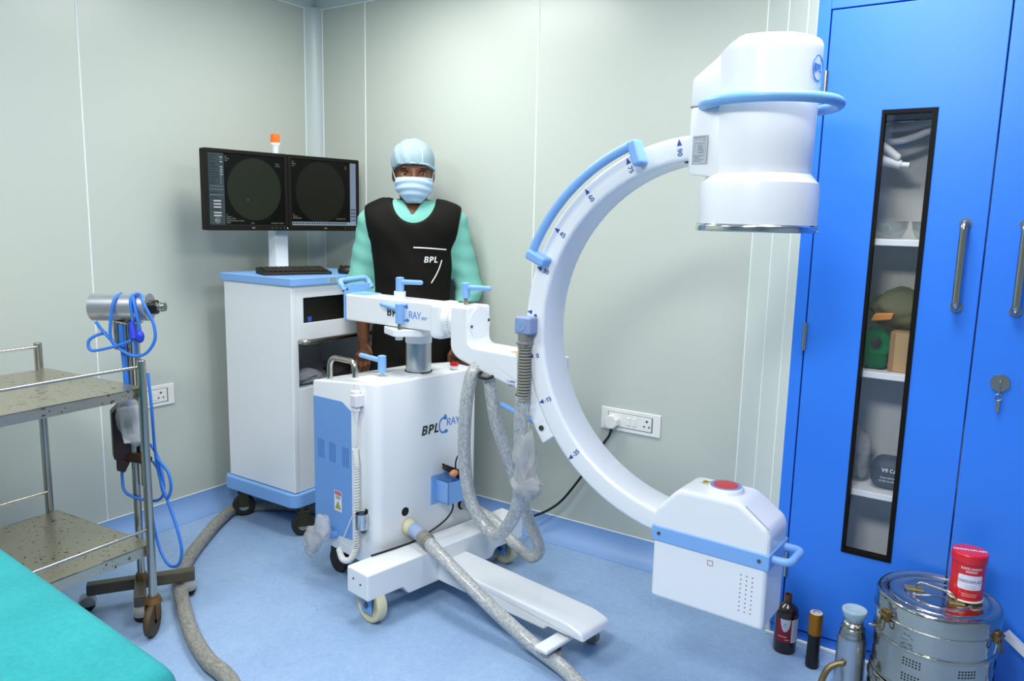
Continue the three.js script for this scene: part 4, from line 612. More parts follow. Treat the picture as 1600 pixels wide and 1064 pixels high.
// ---------------------------------------------------------------- steel instrument trolley
{
  const t = thing('instrument_trolley', 'rusty stainless steel two-tier trolley on castors', 'trolley', [0.822, 0, 1.495], 4.6 * D2R);
  const X0 = -0.568, X1 = 0, Z0 = 0, Z1 = 0.66;
  const shelf = (y, h) => { const g = [BB(X0 + 0.012, X1 - 0.012, y - 0.003, y, Z0 - 0.018, Z1), BB(X1 - 0.015, X1 - 0.012, y - h, y, Z0 - 0.018, Z1), BB(X0 + 0.012, X0 + 0.015, y - h, y, Z0 - 0.018, Z1), BB(X0 + 0.012, X1 - 0.012, y - h, y, Z0 - 0.018, Z0 - 0.015), BB(X0 + 0.012, X1 - 0.012, y - h, y, Z1 - 0.003, Z1)]; const o = part('shelf', g, rusty, t), p = o.geometry.attributes.position, uv = o.geometry.attributes.uv; for (let i = 0; i < p.count; i++) uv.setXY(i, p.getX(i) * 1.6 + p.getY(i) * 1.6 + y, p.getZ(i) * 1.6); return o; };
  shelf(0.834, 0.032); shelf(0.304, 0.036);
  for (const x of [X0, X1]) for (const z of [Z0, Z1]) {
    part('post', [CB([x, 0.115, z], [x, 0.925, z], 0.0135, 0.0135, 22), SP(0.0135, x, 0.925, z, 1, 0.3, 1)], steel, t);
    for (const y of [0.818, 0.286]) part('weld_collar', CB([x + (x > -0.3 ? -0.02 : 0.02), y, z], [x, y, z], 0.013, 0.013, 12), M(0x7a5a34, 0.6, 0.7), t);
    const w = part('caster_wheel', LA([[0.01, -0.013], [0.045, -0.013], [0.052, -0.009], [0.053, 0], [0.052, 0.009], [0.045, 0.013], [0.01, 0.013]], 0, 0, 0, 32).rotateX(Math.PI / 2).rotateY(2.15).translate(x + 0.016, 0.053, z + 0.02), M(0x4a3a22, 0.6), t);
    part('caster_fork', [RB(-0.03, 0.012, 0.055, 0.112, 0.017, 0.02, 0.002).rotateY(2.15).translate(x, 0, z), RB(-0.03, 0.012, 0.055, 0.112, -0.02, -0.017, 0.002).rotateY(2.15).translate(x, 0, z), CB([x, 0.106, z], [x, 0.124, z], 0.028, 0.022, 24), CB([x, 0.12, z], [x, 0.13, z], 0.018, 0.018, 20)], M(0x8a6a45, 0.5, 0.75), w);
  }
  for (const [x, y] of [[X1 - 0.006, 0.905], [X0 + 0.006, 0.913], [X1 - 0.006, 0.36], [X0 + 0.006, 0.38]]) part('side_rail', CB([x, y, Z0], [x, y, Z1], 0.0052, 0.0052, 12), steel, t);
}
// ---------------------------------------------------------------- lamp stand
{
  const P = [0.628, 1.421], t = thing('lamp_stand', 'steel lamp stand with a cylindrical aluminium head behind the trolley', 'lamp stand', [P[0], 0, P[1]]);
  const r = [0.83, -0.557];
  part('pole', [CB([0, 0.1, 0], [0, 1.03, 0], 0.0125, 0.0125, 22)], steel, t);
  part('pole', [CB([0.022, 0.45, -0.016], [0.022, 1.03, -0.016], 0.0095, 0.0095, 20)], steel, t);
  const hc = [-0.015 * r[0], 1.072, -0.015 * r[1]], at = (d, y = 0) => [hc[0] + r[0] * d, hc[1] + y, hc[2] + r[1] * d];
  const hd = part('lamp_head', [CB(at(-0.096), at(0.094, 0.004), 0.046, 0.046, 48)], M(0xc2c6cc, 0.36, 0.85), t);
  part('rear_socket', [CB(at(0.093, 0.004), at(0.118, 0.005), 0.024, 0.024, 28), CB(at(0.116, 0.005), at(0.122, 0.005), 0.021, 0.016, 28)], blackG, hd);
  part('knurled_knob', [CB(at(0.122, 0.005), at(0.145, 0.006), 0.015, 0.015, 14), CB(at(0.13, 0.005), at(0.134, 0.006), 0.0165, 0.0165, 14)], steel, hd);
  part('bracket_plate', BB(hc[0] - 0.02, hc[0] + 0.06, 1.022, 1.028, hc[2] - 0.035, hc[2] + 0.02), steel, t);
  part('grip_tube', CB([hc[0] - 0.02, 1.025, hc[2] + 0.012], [hc[0] - 0.017, 0.93, hc[2] + 0.012], 0.0125, 0.0125, 20), steel, t);
  // base: three arms wrapped in film, castors
  const base = M(0x6e6650, 0.45, 0.5, { bumpMap: crinkle, bumpScale: 0.004, clearcoat: 0.6, clearcoatRoughness: 0.2 });
  const caster = (x, z) => { const w = part('caster', LA([[0.006, -0.011], [0.022, -0.011], [0.025, -0.006], [0.025, 0.006], [0.022, 0.011], [0.006, 0.011]], 0, 0, 0, 24).rotateX(Math.PI / 2).rotateY(0.6).translate(x, 0.025, z), blackG, t); part('caster_hood', [LA([[0.026, 0.026], [0.03, 0.04], [0.022, 0.058], [0.008, 0.062], [0, 0.062]], x, 0, z, 20)], film, w); };
  const b1 = [-0.115, 0.135], b2 = [0.075, -0.16], b3 = [0.1, 0.066];
  const beam = (a, b) => { const dx = b[0] - a[0], dz = b[1] - a[1], L = Math.hypot(dx, dz); return RB(0, L, 0.062, 0.102, -0.019, 0.019, 0.004).rotateY(-Math.atan2(dz, dx)).translate(a[0], 0, a[1]); };
  part('base_beam', beam(b1, b2), base, t); part('base_beam', beam([-0.01, 0], [b3[0] + 0.015, b3[1] + 0.01]), base, t);
  caster(...b1); caster(b2[0] - 0.012, b2[1] + 0.018); caster(...b3);
  part('pole_foot', CB([0, 0.1, 0], [0, 0.125, 0], 0.02, 0.018, 20), M(0x8a6a45, 0.5, 0.6), t);
  part('clamp', [CB([-0.03, 0.555, 0.02], [0.05, 0.55, -0.01], 0.018, 0.018, 18), CB([0.045, 0.55, -0.01], [0.062, 0.548, -0.015], 0.014, 0.014, 18)], M(0x3a2616, 0.5, 0.3), t);
  // brown transformer box and its wrapped switch hang on the pole
  const bx = single('metal_box', 'dark brown metal box strapped to the lamp stand pole', 'box', [EX(roundPoly([[-0.062, -0.1], [0.04, -0.1], [0.04, 0.08], [0.03, 0.095], [-0.03, 0.095], [-0.062, 0.065]], 0.006), 0.06, 0.004, 0).rotateY(1.15), EX(roundPoly([[-0.055, -0.14], [-0.03, -0.15], [-0.005, -0.1], [-0.055, -0.1]], 0.004), 0.01, 0.001, 0.045).rotateY(1.15)], M(0x2a170d, 0.45, 0, { bumpMap: fine, bumpScale: 0.001 }));
  bx.position.set(P[0] - 0.052, 0.65, P[1] - 0.02);
  const wp = thing('switch_pack', 'white switch box wrapped in clear film hanging on the lamp stand', 'switch', [P[0] + 0.028, 0.68, P[1] + 0.022], 0.62); wp.rotation.z = 0.13;
  part('switch_box', RB(-0.032, 0.032, -0.065, 0.06, -0.016, 0.016, 0.006, 3), M(0xe3e6ec, 0.35), wp);
  part('switch_rocker', [RB(-0.012, 0.012, -0.03, 0.02, 0.015, 0.018, 0.001)], M(0x9b9b98, 0.4), wp);
  part('rocker_toggle', [RB(-0.008, 0.008, -0.012, 0.002, 0.017, 0.022, 0.001)], M(0x4a3f34, 0.5), wp);
  part('film_wrap', [blob(0.052, [0, 0.01, 0], [0.86, 1.65, 0.55], 0.12, 31)], film, wp);
  // blue lamp cord
  const c = thing('lamp_cord', 'blue electric cord looped over the lamp head and down the stand', 'cord', [P[0], 0, P[1]]);
  const w = (d, y, n = 0) => [hc[0] + r[0] * d + 0.557 * n, y, hc[2] + r[1] * d + 0.83 * n];
  part('cord_loop', TU([w(-0.065, 1.03, 0.05), w(-0.045, 1.0, 0.05), w(-0.01, 0.965, 0.055), w(0.02, 0.935, 0.055), w(0.06, 0.918, 0.055), w(0.1, 0.93, 0.055), w(0.13, 0.975, 0.055), w(0.125, 1.03, 0.05), w(0.095, 1.09, 0.045), w(0.07, 1.122, 0.02), w(0.055, 1.11, 0.05), w(0.06, 1.04, 0.055), w(0.065, 0.98, 0.06), w(0.06, 0.918, 0.05)], 0.0052, 200, 8), cordBlue, c);
  part('cord_loop', TU([w(0.05, 1.122, 0.0), w(0.06, 1.11, 0.045), w(0.075, 1.05, 0.055), w(0.08, 0.99, 0.055), w(0.04, 0.965, 0.06), w(-0.02, 0.945, 0.06), w(-0.08, 0.935, 0.06), w(-0.09, 0.965, 0.055), w(-0.065, 0.985, 0.045), w(-0.04, 0.99, 0.03)], 0.0052, 160, 8), cordBlue, c);
  part('cord_loop', TU([w(0.0, 1.12, 0.0), w(-0.002, 1.105, 0.045), w(-0.01, 1.05, 0.056), w(-0.016, 0.98, 0.056), w(0.0, 0.948, 0.05), w(0.02, 0.945, 0.03)], 0.0052, 90, 8), cordBlue, c);
  part('cord_run', [TU([w(0.008, 1.02, 0.03), w(0.01, 0.94, 0.03), w(0.014, 0.85, 0.03), w(0.016, 0.77, 0.03), w(0.02, 0.74, 0.03)], 0.0085, 60, 10)], cordBlue, c);
  part('cord_plug', [CB(w(0.058, 1.035, 0.062), w(0.066, 0.98, 0.066), 0.008, 0.013, 14), SP(0.02, ...w(0.082, 0.985, 0.06), 0.9, 1.1, 0.7)], M(0x2440c8, 0.4), c);
  part('cord_run', TU([[0.055, 0.85, -0.03], [0.084, 0.73, -0.02], [0.091, 0.596, -0.02], [0.11, 0.5, -0.02], [0.148, 0.426, -0.02], [0.2, 0.33, -0.02], [0.22, 0.26, -0.02], [0.2, 0.205, -0.02], [0.15, 0.185, -0.02], [0.09, 0.2, -0.03], [0.04, 0.25, -0.04], [0.02, 0.35, -0.035]], 0.0052, 160, 8), cordBlue, c);
  part('cord_loop', TU([[0.1, 0.56, -0.02], [0.13, 0.545, -0.02], [0.165, 0.52, -0.02], [0.175, 0.47, -0.02], [0.15, 0.43, -0.02], [0.115, 0.45, -0.025], [0.09, 0.51, -0.03], [0.06, 0.54, -0.03]], 0.0052, 90, 8), cordBlue, c);
  part('cord_loop', TU([[-0.02, 0.55, 0.03], [-0.035, 0.48, 0.03], [-0.01, 0.425, 0.03], [0.06, 0.4, -0.02], [0.11, 0.43, -0.03], [0.12, 0.5, -0.025], [0.09, 0.56, -0.03], [0.05, 0.6, -0.03]], 0.0052, 90, 8), cordBlue, c);
}
// ---------------------------------------------------------------- grey cable sleeve on the floor and the draped table
{
  const g = single('floor_cable', 'thick grey wrapped cable lying in a curve on the floor beside the cart', 'cable', TU([[0.5, 0.0265, 0.45], [0.3, 0.0265, 0.53], [0.17, 0.0265, 0.67], [0.221, 0.0265, 0.806], [0.384, 0.0265, 1.031], [0.502, 0.0265, 1.168], [0.608, 0.0265, 1.26], [0.767, 0.0265, 1.356], [0.982, 0.0265, 1.463], [1.153, 0.0265, 1.523], [1.32, 0.0265, 1.56], [1.6, 0.0265, 1.72]], 0.0255, 200, 16), hoseM2);
  const uv = g.geometry.attributes.uv; for (let i = 0; i < uv.count; i++) uv.setXY(i, uv.getX(i) * 8, uv.getY(i));
  const X0 = 0.75, X1 = 2.212, Z0 = 2.322, Z1 = 2.95, Y = 0.795;
  const tb = thing('operating_table', 'operating table under the turquoise drape', 'table', [(X0 + X1) / 2, 0, (Z0 + Z1) / 2]);
  part('table_top', RB(-(X1 - X0) / 2 + 0.02, (X1 - X0) / 2 - 0.02, Y - 0.08, Y - 0.012, -(Z1 - Z0) / 2 + 0.02, (Z1 - Z0) / 2 - 0.02, 0.02), black, tb);
  part('pedestal', [RB(-0.15, 0.15, 0.1, Y - 0.07, -0.13, 0.13, 0.02), RB(-0.4, 0.4, 0, 0.1, -0.22, 0.22, 0.03)], steel, tb);
  // drape: a cloth lying over the top with soft rounded fall and folds
  const NU = 150, NV = 90, pos = [], uvs = [], idx = [], drop = 0.42;
  const fall = (t, L) => { // arc length from the outer hem -> [outward, down]
    return t;
  };
  for (let j = 0; j <= NV; j++) for (let i = 0; i <= NU; i++) {
    const a = X0 - drop + (X1 - X0 + 2 * drop) * i / NU, b = Z0 - drop + (Z1 - Z0 + 2 * drop) * j / NV, R = 0.035;
    const ox = Math.max(X0 - a, a - X1, 0), oz = Math.max(Z0 - b, b - Z1, 0), o = Math.hypot(ox, oz);
    const cx = Math.min(X1, Math.max(X0, a)), cz = Math.min(Z1, Math.max(Z0, b));
    let x = a, z = b, y = Y;
    if (o > 0) { const nx = (a - cx) / o, nz = (b - cz) / o, th = Math.min(o / R, Math.PI / 2), rest = Math.max(0, o - R * Math.PI / 2); const out = R * Math.sin(th) + rest * 0.05 + Math.sin((a + b) * 16) * 0.012 * Math.min(1, rest * 6), dn = R * (1 - Math.cos(th)) + rest; x = cx + nx * out; z = cz + nz * out; y = Y - dn; }
    else y = Y + (vnoise(L8, 8, a * 0.35, b * 0.35) - 0.5) * 0.012 + (vnoise(L32, 32, a * 0.16, b * 0.1) - 0.5) * 0.006;
    pos.push(x, y, z); uvs.push(a * 2, b * 2);
  }
  for (let j = 0; j < NV; j++) for (let i = 0; i < NU; i++) { const p = j * (NU + 1) + i, q = p + NU + 1; idx.push(p, q, p + 1, q, q + 1, p + 1); }
  const gg = new THREE.BufferGeometry(); gg.setAttribute('position', new THREE.Float32BufferAttribute(pos, 3)); gg.setAttribute('uv', new THREE.Float32BufferAttribute(uvs, 2)); gg.setIndex(idx); gg.computeVertexNormals();
  teal.side = THREE.DoubleSide;
  single('surgical_drape', 'turquoise cloth drape over the table in the near left corner', 'drape', gg.translate(-2.2, 0, -2.33), teal).position.set(2.2, 0, 2.33);
  scene.getObjectByName('surgical_drape').rotation.y = -4 * D2R; tb.rotation.y = -4 * D2R; tb.position.z -= 0.05;
}

// ---------------------------------------------------------------- the man behind the machine
function surfNet(fn, mn, mx, cell) {                                       // meshes the zero level of a distance field (surface nets)
  const n = [0, 1, 2].map((i) => Math.ceil((mx[i] - mn[i]) / cell) + 1), [nx, ny, nz] = n, val = new Float32Array(nx * ny * nz), vid = new Int32Array(nx * ny * nz).fill(-1), pos = [], idx = [];
  const I = (i, j, k) => (k * ny + j) * nx + i;
  for (let k = 0; k < nz; k++) for (let j = 0; j < ny; j++) for (let i = 0; i < nx; i++) val[I(i, j, k)] = fn(mn[0] + i * cell, mn[1] + j * cell, mn[2] + k * cell);
  for (let k = 0; k < nz - 1; k++) for (let j = 0; j < ny - 1; j++) for (let i = 0; i < nx - 1; i++) {
    let x = 0, y = 0, z = 0, c = 0;
    for (let e = 0; e < 12; e++) {
      const ax = e >> 2, b = e & 1, d = (e >> 1) & 1, p = [0, 0, 0], q = [0, 0, 0]; p[(ax + 1) % 3] = q[(ax + 1) % 3] = b; p[(ax + 2) % 3] = q[(ax + 2) % 3] = d; q[ax] = 1;
      const a = val[I(i + p[0], j + p[1], k + p[2])], h = val[I(i + q[0], j + q[1], k + q[2])];
      if ((a < 0) !== (h < 0)) { const t = a / (a - h); x += p[0] + t * (q[0] - p[0]); y += p[1] + t * (q[1] - p[1]); z += p[2] + t * (q[2] - p[2]); c++; }
    }
    if (c) { vid[I(i, j, k)] = pos.length / 3; pos.push(mn[0] + (i + x / c) * cell, mn[1] + (j + y / c) * cell, mn[2] + (k + z / c) * cell); }
  }
  const quad = (a, b, c, d, flip) => { if (a < 0 || b < 0 || c < 0 || d < 0) return; if (flip) idx.push(a, c, b, a, d, c); else idx.push(a, b, c, a, c, d); };
  for (let k = 1; k < nz - 1; k++) for (let j = 1; j < ny - 1; j++) for (let i = 1; i < nx - 1; i++) {
    const v = val[I(i, j, k)] < 0;
    if (v !== val[I(i + 1, j, k)] < 0) quad(vid[I(i, j - 1, k - 1)], vid[I(i, j, k - 1)], vid[I(i, j, k)], vid[I(i, j - 1, k)], !v);
    if (v !== val[I(i, j + 1, k)] < 0) quad(vid[I(i - 1, j, k - 1)], vid[I(i - 1, j, k)], vid[I(i, j, k)], vid[I(i, j, k - 1)], !v);
    if (v !== val[I(i, j, k + 1)] < 0) quad(vid[I(i - 1, j - 1, k)], vid[I(i, j - 1, k)], vid[I(i, j, k)], vid[I(i - 1, j, k)], !v);
  }
  const g = new THREE.BufferGeometry(); g.setAttribute('position', new THREE.Float32BufferAttribute(pos, 3)); g.setIndex(idx); g.computeVertexNormals();
  const uv = new Float32Array(pos.length / 3 * 2); for (let i = 0; i < uv.length / 2; i++) { uv[2 * i] = pos[3 * i] * 6; uv[2 * i + 1] = pos[3 * i + 1] * 6; } g.setAttribute('uv', new THREE.BufferAttribute(uv, 2)); return g;
}
const smin = (a, b, k) => { const h = Math.max(k - Math.abs(a - b), 0) / k; return Math.min(a, b) - h * h * k * 0.25; };
function cap(x, y, z, a, b, ra, rb) {                                      // tapered capsule
  const bx = b[0] - a[0], by = b[1] - a[1], bz = b[2] - a[2], px = x - a[0], py = y - a[1], pz = z - a[2];
  const t = Math.max(0, Math.min(1, (px * bx + py * by + pz * bz) / (bx * bx + by * by + bz * bz)));
  return Math.hypot(px - t * bx, py - t * by, pz - t * bz) - (ra + (rb - ra) * t);
}
function ell(x, y, z, c, r) { const a = (x - c[0]) / r[0], b = (y - c[1]) / r[1], d = (z - c[2]) / r[2], k = Math.hypot(a, b, d); return (k - 1) * Math.min(r[0], r[1], r[2]) * (k > 1 ? 1 : 1); }
{
  const man = thing('person', 'man in a black lead apron, pale cap and face mask behind the machine', 'person', [0.868, 0, 0.245], 38 * D2R);
  const torso = (x, y, z) => { const zz = z * 1.42; let d = cap(x, y, zz, [0, 0.94, 0], [0, 1.29, 0], 0.15, 0.158); d = smin(d, cap(x, y, z, [-0.125, 1.375, -0.005], [0.13, 1.375, -0.005], 0.058, 0.058), 0.12); return d; };
  const armL = (x, y, z, s = 1) => smin(cap(x, y, z, [-0.175, 1.368, -0.005], [-0.232, 1.11, -0.02], 0.053, 0.043), cap(x, y, z, [-0.232, 1.11, -0.02], [-0.212, 0.86, 0.04], 0.041, 0.026), 0.03);
  const armR = (x, y, z) => smin(cap(x, y, z, [0.178, 1.368, -0.005], [0.252, 1.09, -0.02], 0.053, 0.043), cap(x, y, z, [0.252, 1.09, -0.02], [0.212, 0.87, 0.08], 0.041, 0.026), 0.03);
  const hand = (x, y, z, c, s) => {
    let d = cap(x, y, z, [c[0], c[1], c[2]], [c[0], c[1] - 0.075, c[2] + 0.015], 0.026, 0.02);
    d = smin(d, cap(x, y, z, [c[0] - 0.024, c[1] - 0.075, c[2] + 0.015], [c[0] + 0.024, c[1] - 0.075, c[2] + 0.015], 0.0145, 0.0145), 0.02);
    for (let i = 0; i < 4; i++) { const fx = c[0] + (i - 1.5) * 0.0195, l = [0.058, 0.075, 0.07, 0.055][i]; d = smin(d, Math.min(cap(x, y, z, [fx, c[1] - 0.08, c[2] + 0.015], [fx, c[1] - 0.08 - l * 0.55, c[2] + 0.026], 0.0092, 0.0085), cap(x, y, z, [fx, c[1] - 0.08 - l * 0.55, c[2] + 0.026], [fx, c[1] - 0.08 - l, c[2] + 0.018], 0.0085, 0.0075)), 0.006); }
    const tx = s; d = smin(d, Math.min(cap(x, y, z, [c[0] + tx * 0.02, c[1] - 0.035, c[2] + 0.012], [c[0] + tx * 0.044, c[1] - 0.07, c[2] + 0.03], 0.012, 0.0105), cap(x, y, z, [c[0] + tx * 0.044, c[1] - 0.07, c[2] + 0.03], [c[0] + tx * 0.046, c[1] - 0.1, c[2] + 0.038], 0.0105, 0.0085)), 0.01); return d;
  };
  const HL = [-0.211, 0.86, 0.04], HR = [0.211, 0.87, 0.08];
  const neck = (x, y, z) => cap(x, y, z, [0, 1.38, -0.012], [0.003, 1.5, 0.0], 0.06, 0.055);
  const headCore = (x, y, z) => { let d = ell(x, y, z, [0.004, 1.6, -0.002], [0.077, 0.105, 0.095]); d = smin(d, ell(x, y, z, [0.008, 1.528, 0.028], [0.062, 0.062, 0.066]), 0.05); return d; };
  const head = (x, y, z) => {
    let d = headCore(x, y, z);
    d = smin(d, cap(x, y, z, [-0.03, 1.598, 0.082], [0.05, 1.598, 0.082], 0.0095, 0.0095), 0.02);           // brow
    d = smin(d, cap(x, y, z, [0.011, 1.582, 0.094], [0.012, 1.548, 0.108], 0.008, 0.012), 0.014);             // nose
    d = smin(d, ell(x, y, z, [-0.032, 1.555, 0.07], [0.026, 0.022, 0.022]), 0.02); d = smin(d, ell(x, y, z, [0.052, 1.555, 0.066], [0.024, 0.022, 0.022]), 0.02);   // cheeks
    for (const [sx, px] of [[-1, -0.029], [1, 0.046]]) d = -smin(-d, Math.hypot(x - px, (y - 1.578) * 1.3, z - 0.094) - 0.013, 0.008);   // eye sockets
    for (const s of [-1, 1]) { d = smin(d, ell(x, y, z, [s * 0.082 + 0.002, 1.572, -0.008], [0.011, 0.031, 0.019]), 0.008); }
    return smin(d, neck(x, y, z), 0.03);
  };
  const legs = (x, y, z) => { let d = 9; for (const s of [-1, 1]) { d = Math.min(d, smin(cap(x, y, z, [s * 0.085, 0.88, 0], [s * 0.095, 0.47, 0.005], 0.085, 0.06), cap(x, y, z, [s * 0.095, 0.47, 0.005], [s * 0.1, 0.1, -0.02], 0.056, 0.04), 0.04)); } return d; };
  const feet = (x, y, z) => Math.min(cap(x, y, z, [-0.1, 0.045, -0.03], [-0.12, 0.035, 0.13], 0.04, 0.032), cap(x, y, z, [0.1, 0.045, -0.03], [0.12, 0.035, 0.13], 0.04, 0.032));
  const bodyF = (x, y, z) => Math.min(smin(Math.min(armL(x, y, z), armR(x, y, z)), torso(x, y, z), 0.05), smin(torso(x, y, z), legs(x, y, z), 0.06), neck(x, y, z));
  const body = part('body', [surfNet((x, y, z) => bodyF(x, y, z), [-0.33, 0.06, -0.2], [0.34, 1.475, 0.2], 0.012), surfNet(head, [-0.12, 1.46, -0.13], [0.125, 1.72, 0.14], 0.0034),
    surfNet((x, y, z) => Math.min(hand(x, y, z, HL, 1), armL(x, y, z)), [-0.29, 0.68, -0.01], [-0.13, 0.9, 0.12], 0.0032), surfNet((x, y, z) => Math.min(hand(x, y, z, HR, -1), armR(x, y, z)), [0.13, 0.69, 0.03], [0.29, 0.91, 0.16], 0.0032)], skin, man);
  // shirt with rolled sleeves
  const sleeve = (f, y0) => (x, y, z) => Math.max(f(x, y, z) - 0.011 - 0.0035 * Math.sin(y * 62 + x * 25) * Math.sin(z * 40 + y * 21) - (y < y0 + 0.05 ? 0.004 : 0), y0 - y);
  const sL = sleeve(armL, 1.02), sR = sleeve(armR, 1.025);
  const shirt = part('shirt', surfNet((x, y, z) => Math.max(smin(Math.min(sL(x, y, z), sR(x, y, z)), Math.max(torso(x, y, z) - 0.008, 0.9 - y), 0.04), -(z < 0 ? Math.hypot(x - 0.004, z + 0.01) - 0.055 : Math.max(Math.abs(x - 0.004) - (y - 1.398) * 0.62, 1.398 - y))), [-0.33, 0.88, -0.2], [0.34, 1.46, 0.2], 0.0085), shirtM, man);
  { // collar: a turned-down band round the neck with two points
    const N = 48, pos = [], idx = [];
    for (let i = 0; i <= N; i++) {
      const t = i / N, a = (0.4 + t * (2 * Math.PI - 0.8)), fr = Math.pow(Math.max(0, Math.cos(a)), 2), c = Math.cos(a), s = Math.sin(a);
      const rows = [[0.064, 1.455 - fr * 0.034, 0.0], [0.069, 1.472 - fr * 0.036, 0], [0.077, 1.47 - fr * 0.036, 0], [0.098, 1.428 - fr * 0.032, 0.004], [0.094, 1.426 - fr * 0.034, 0.002]];
      for (const [r, y, o] of rows) pos.push(s * r * 1.02 + 0.003, y, c * r * 1.0 - 0.008 + fr * 0.012 + o);
    }
    for (let i = 0; i < N; i++) for (let j = 0; j < 4; j++) { const p = i * 5 + j, q = p + 5; idx.push(p, q, p + 1, q, q + 1, p + 1); }
    const g = new THREE.BufferGeometry(); g.setAttribute('position', new THREE.Float32BufferAttribute(pos, 3)); g.setIndex(idx); g.computeVertexNormals(); g.setAttribute('uv', new THREE.BufferAttribute(new Float32Array(pos.length / 3 * 2), 2));
    const cm = shirtM.clone(); cm.side = THREE.DoubleSide; part('collar', g, cm, shirt);
    part('button', CB([0.004, 1.382, 0.103], [0.004, 1.382, 0.108], 0.005, 0.005, 12), plasticW, shirt);
  }
  part('trousers', surfNet((x, y, z) => Math.max(Math.min(legs(x, y, z) - 0.012, Math.max(torso(x, y, z) - 0.004, y - 0.95)), 0.07 - y), [-0.24, 0.06, -0.17], [0.24, 0.97, 0.17], 0.013), trouser, man);
  part('shoes', surfNet(feet, [-0.2, 0.0, -0.1], [0.2, 0.11, 0.2], 0.008), black, man);
  // lead apron
  const wid = (y) => y > 1.2 ? 0.172 + (y - 1.2) * 0.165 : y > 1.0 ? 0.158 + (y - 1.0) * 0.07 : 0.158 + (1.0 - y) * 0.12;
  const apronF = (x, y, z) => {
    let d = smin(torso(x, y, z) - 0.021, cap(x, y, z, [-0.17, 1.372, -0.005], [0.175, 1.372, -0.005], 0.066, 0.066), 0.05);
    d = smin(d, Math.max(cap(x, y, z * 1.35, [0, 0.93, 0], [0, 0.6, 0], 0.19, 0.215), 0.58 - y), 0.05);
    d += 0.0035 * Math.sin(y * 33 + x * 14 + 2 * Math.sin(x * 11)) * Math.sin(x * 17 + y * 9);
    d = Math.max(d, Math.abs(x - 0.003) - wid(y), 0.58 - y);
    d = Math.max(d, -(Math.hypot((x - 0.008) / 0.093, (y - 1.475) / 0.105, 0) - 1) * 0.09);
    return d;
  };
  const apron = part('lead_apron', surfNet(apronF, [-0.27, 0.55, -0.22], [0.28, 1.47, 0.24], 0.0085), apronM, man); apron.userData.label = 'black lead apron';
  const fz = (x, y) => { for (let z = 0.24; z > 0; z -= 0.0015) if (apronF(x, y, z) < 0) return z + 0.002; return 0.1; };
  const line = (pts, r) => TU(pts.map(([x, y]) => [x, y, fz(x, y)]), r, 24, 6);
  part('pocket_piping', line([[0.01, 1.266], [0.05, 1.265], [0.1, 1.262], [0.148, 1.258]], 0.003), plasticW, apron);
  part('pocket_piping', line([[0.13, 1.213], [0.12, 1.18], [0.104, 1.145], [0.086, 1.115]], 0.0028), plasticW, apron);
  { const z0 = fz(0.06, 1.217), z1 = fz(0.11, 1.217), g = TX('BPL', 0.026, font, 0.0012); g.applyMatrix4(new THREE.Matrix4().set(1, 0.15, 0, 0, 0, 1, 0, 0, 0, 0, 1, 0, 0, 0, 0, 1)); g.rotateY(Math.atan2(z0 - z1, 0.05)); part('apron_logo', g.translate(0.085, 1.216, Math.max(fz(0.085, 1.216), fz(0.085, 1.205), fz(0.085, 1.228)) + 0.001), plasticW, apron); }
  // cap, mask, eyes
  const capF = (x, y, z) => { let d = smin(headCore(x, y, z) - 0.011, ell(x, y, z, [-0.004, 1.642, -0.012], [0.088, 0.078, 0.108]), 0.03); const edge = 1.608 - Math.max(0, (0.075 - z)) * 0.2 + Math.max(0, z - 0.05) * 0.14; return Math.max(d, edge - y); };
  const cp = part('surgical_cap', surfNet((x, y, z) => capF(x, y, z) + 0.0012 * Math.sin(x * 130 + z * 40 + y * 60), [-0.12, 1.54, -0.15], [0.12, 1.735, 0.13], 0.0042), capM, man);
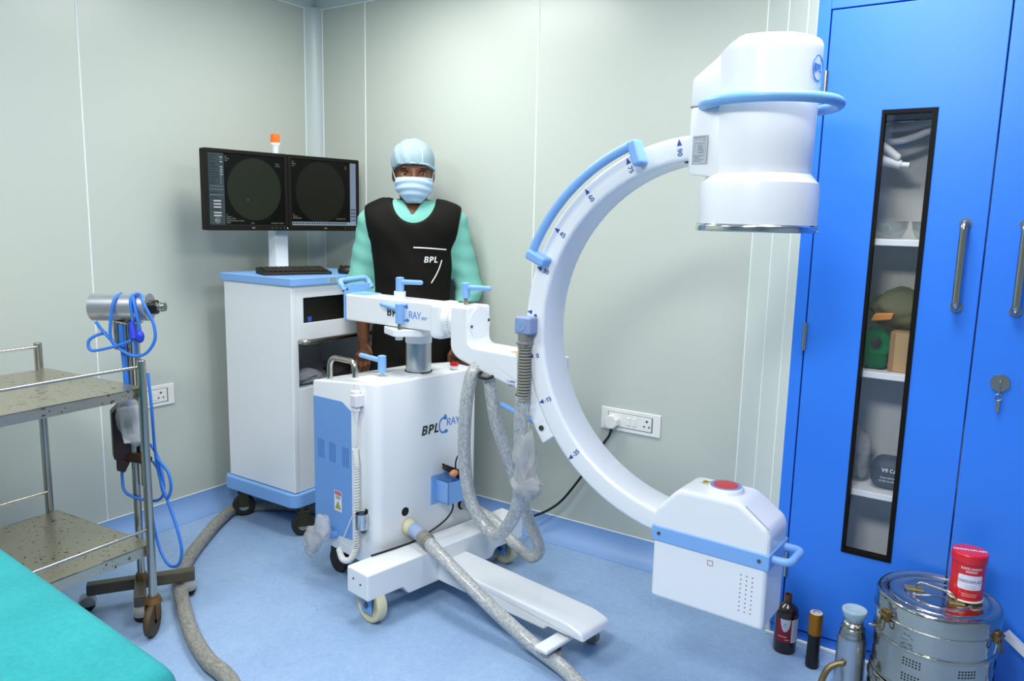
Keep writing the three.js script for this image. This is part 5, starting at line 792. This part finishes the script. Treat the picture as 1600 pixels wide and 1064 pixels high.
  { const ring = []; for (let i = 0; i < 40; i++) { const a = i / 40 * 6.283, s = Math.sin(a), c = Math.cos(a); let r = 0.05; const yy = (zz) => 1.611 - Math.max(0, (0.075 - zz)) * 0.2 + Math.max(0, zz - 0.05) * 0.14; while (r < 0.14 && headCore(s * r, yy(c * r), c * r) - 0.011 < 0) r += 0.001; ring.push([s * r, yy(c * r), c * r]); } part('cap_band', TU(ring, 0.0042, 120, 8, true), M(0xaad0ee, 0.8), cp);
    const seam = (pts) => TU(pts.map(([x, y]) => { let z = 0.13; while (z > -0.1 && capF(x, y, z) > 0) z -= 0.001; return [x, y, z]; }), 0.0016, 30, 6);
    part('cap_seam', seam([[-0.01, 1.717], [0.02, 1.7], [0.042, 1.672]]), M(0xd4e6f2, 0.8), cp); part('cap_seam', seam([[0.042, 1.672], [0.046, 1.64], [0.046, 1.622]]), M(0xd4e6f2, 0.8), cp); part('cap_seam', seam([[0.042, 1.672], [0.055, 1.682], [0.064, 1.684]]), M(0xd4e6f2, 0.8), cp); }
  const maskF = (x, y, z) => { let d = smin(headCore(x, y, z) - 0.013, ell(x, y, z, [0.011, 1.512, 0.062], [0.06, 0.058, 0.052]), 0.03); d += 0.0016 * Math.sin(y * 210 + x * x * 500); const w = y > 1.508 ? 0.081 : 0.03 + (y - 1.452) * 0.91; return Math.max(d, 1.452 - y, y - 1.558 - 0.06 * Math.max(0, z - 0.06), Math.abs(x - 0.008) - w, 0.02 - z); };
  const mk = part('face_mask', surfNet(maskF, [-0.1, 1.43, 0], [0.115, 1.59, 0.15], 0.0034), maskM, man);
  part('ear_loop', TU([[-0.07, 1.55, 0.04], [-0.08, 1.575, 0.022], [-0.087, 1.6, 0.0]], 0.0016, 20, 6), plasticW, mk);
  part('ear_loop', TU([[0.086, 1.55, 0.04], [0.088, 1.575, 0.022], [0.09, 1.6, 0.0]], 0.0016, 20, 6), plasticW, mk);
  for (const x of [-0.029, 0.046]) { const z = 0.0835 - Math.abs(x - 0.01) * 0.06; part('eye', SP(0.0105, x, 1.5775, z, 1.15, 0.62, 0.8, 16), M(0xb9aea0, 0.25), body); part('iris', SP(0.0056, x + 0.001, 1.5772, z + 0.0062, 1, 1, 0.5, 14), M(0x120a06, 0.15), body); part('eyelid', SP(0.0118, x, 1.5805, z - 0.0005, 1.2, 0.5, 0.82, 16), skin, body); part('eyebrow', TU([[x - 0.02, 1.5935, z + 0.008 - 0.004], [x, 1.5975, z + 0.0145], [x + 0.02, 1.594, z + 0.009 - 0.004]], 0.0032, 16, 6), M(0x120a05, 0.9), body); }
}

renderer.render(scene, camera);
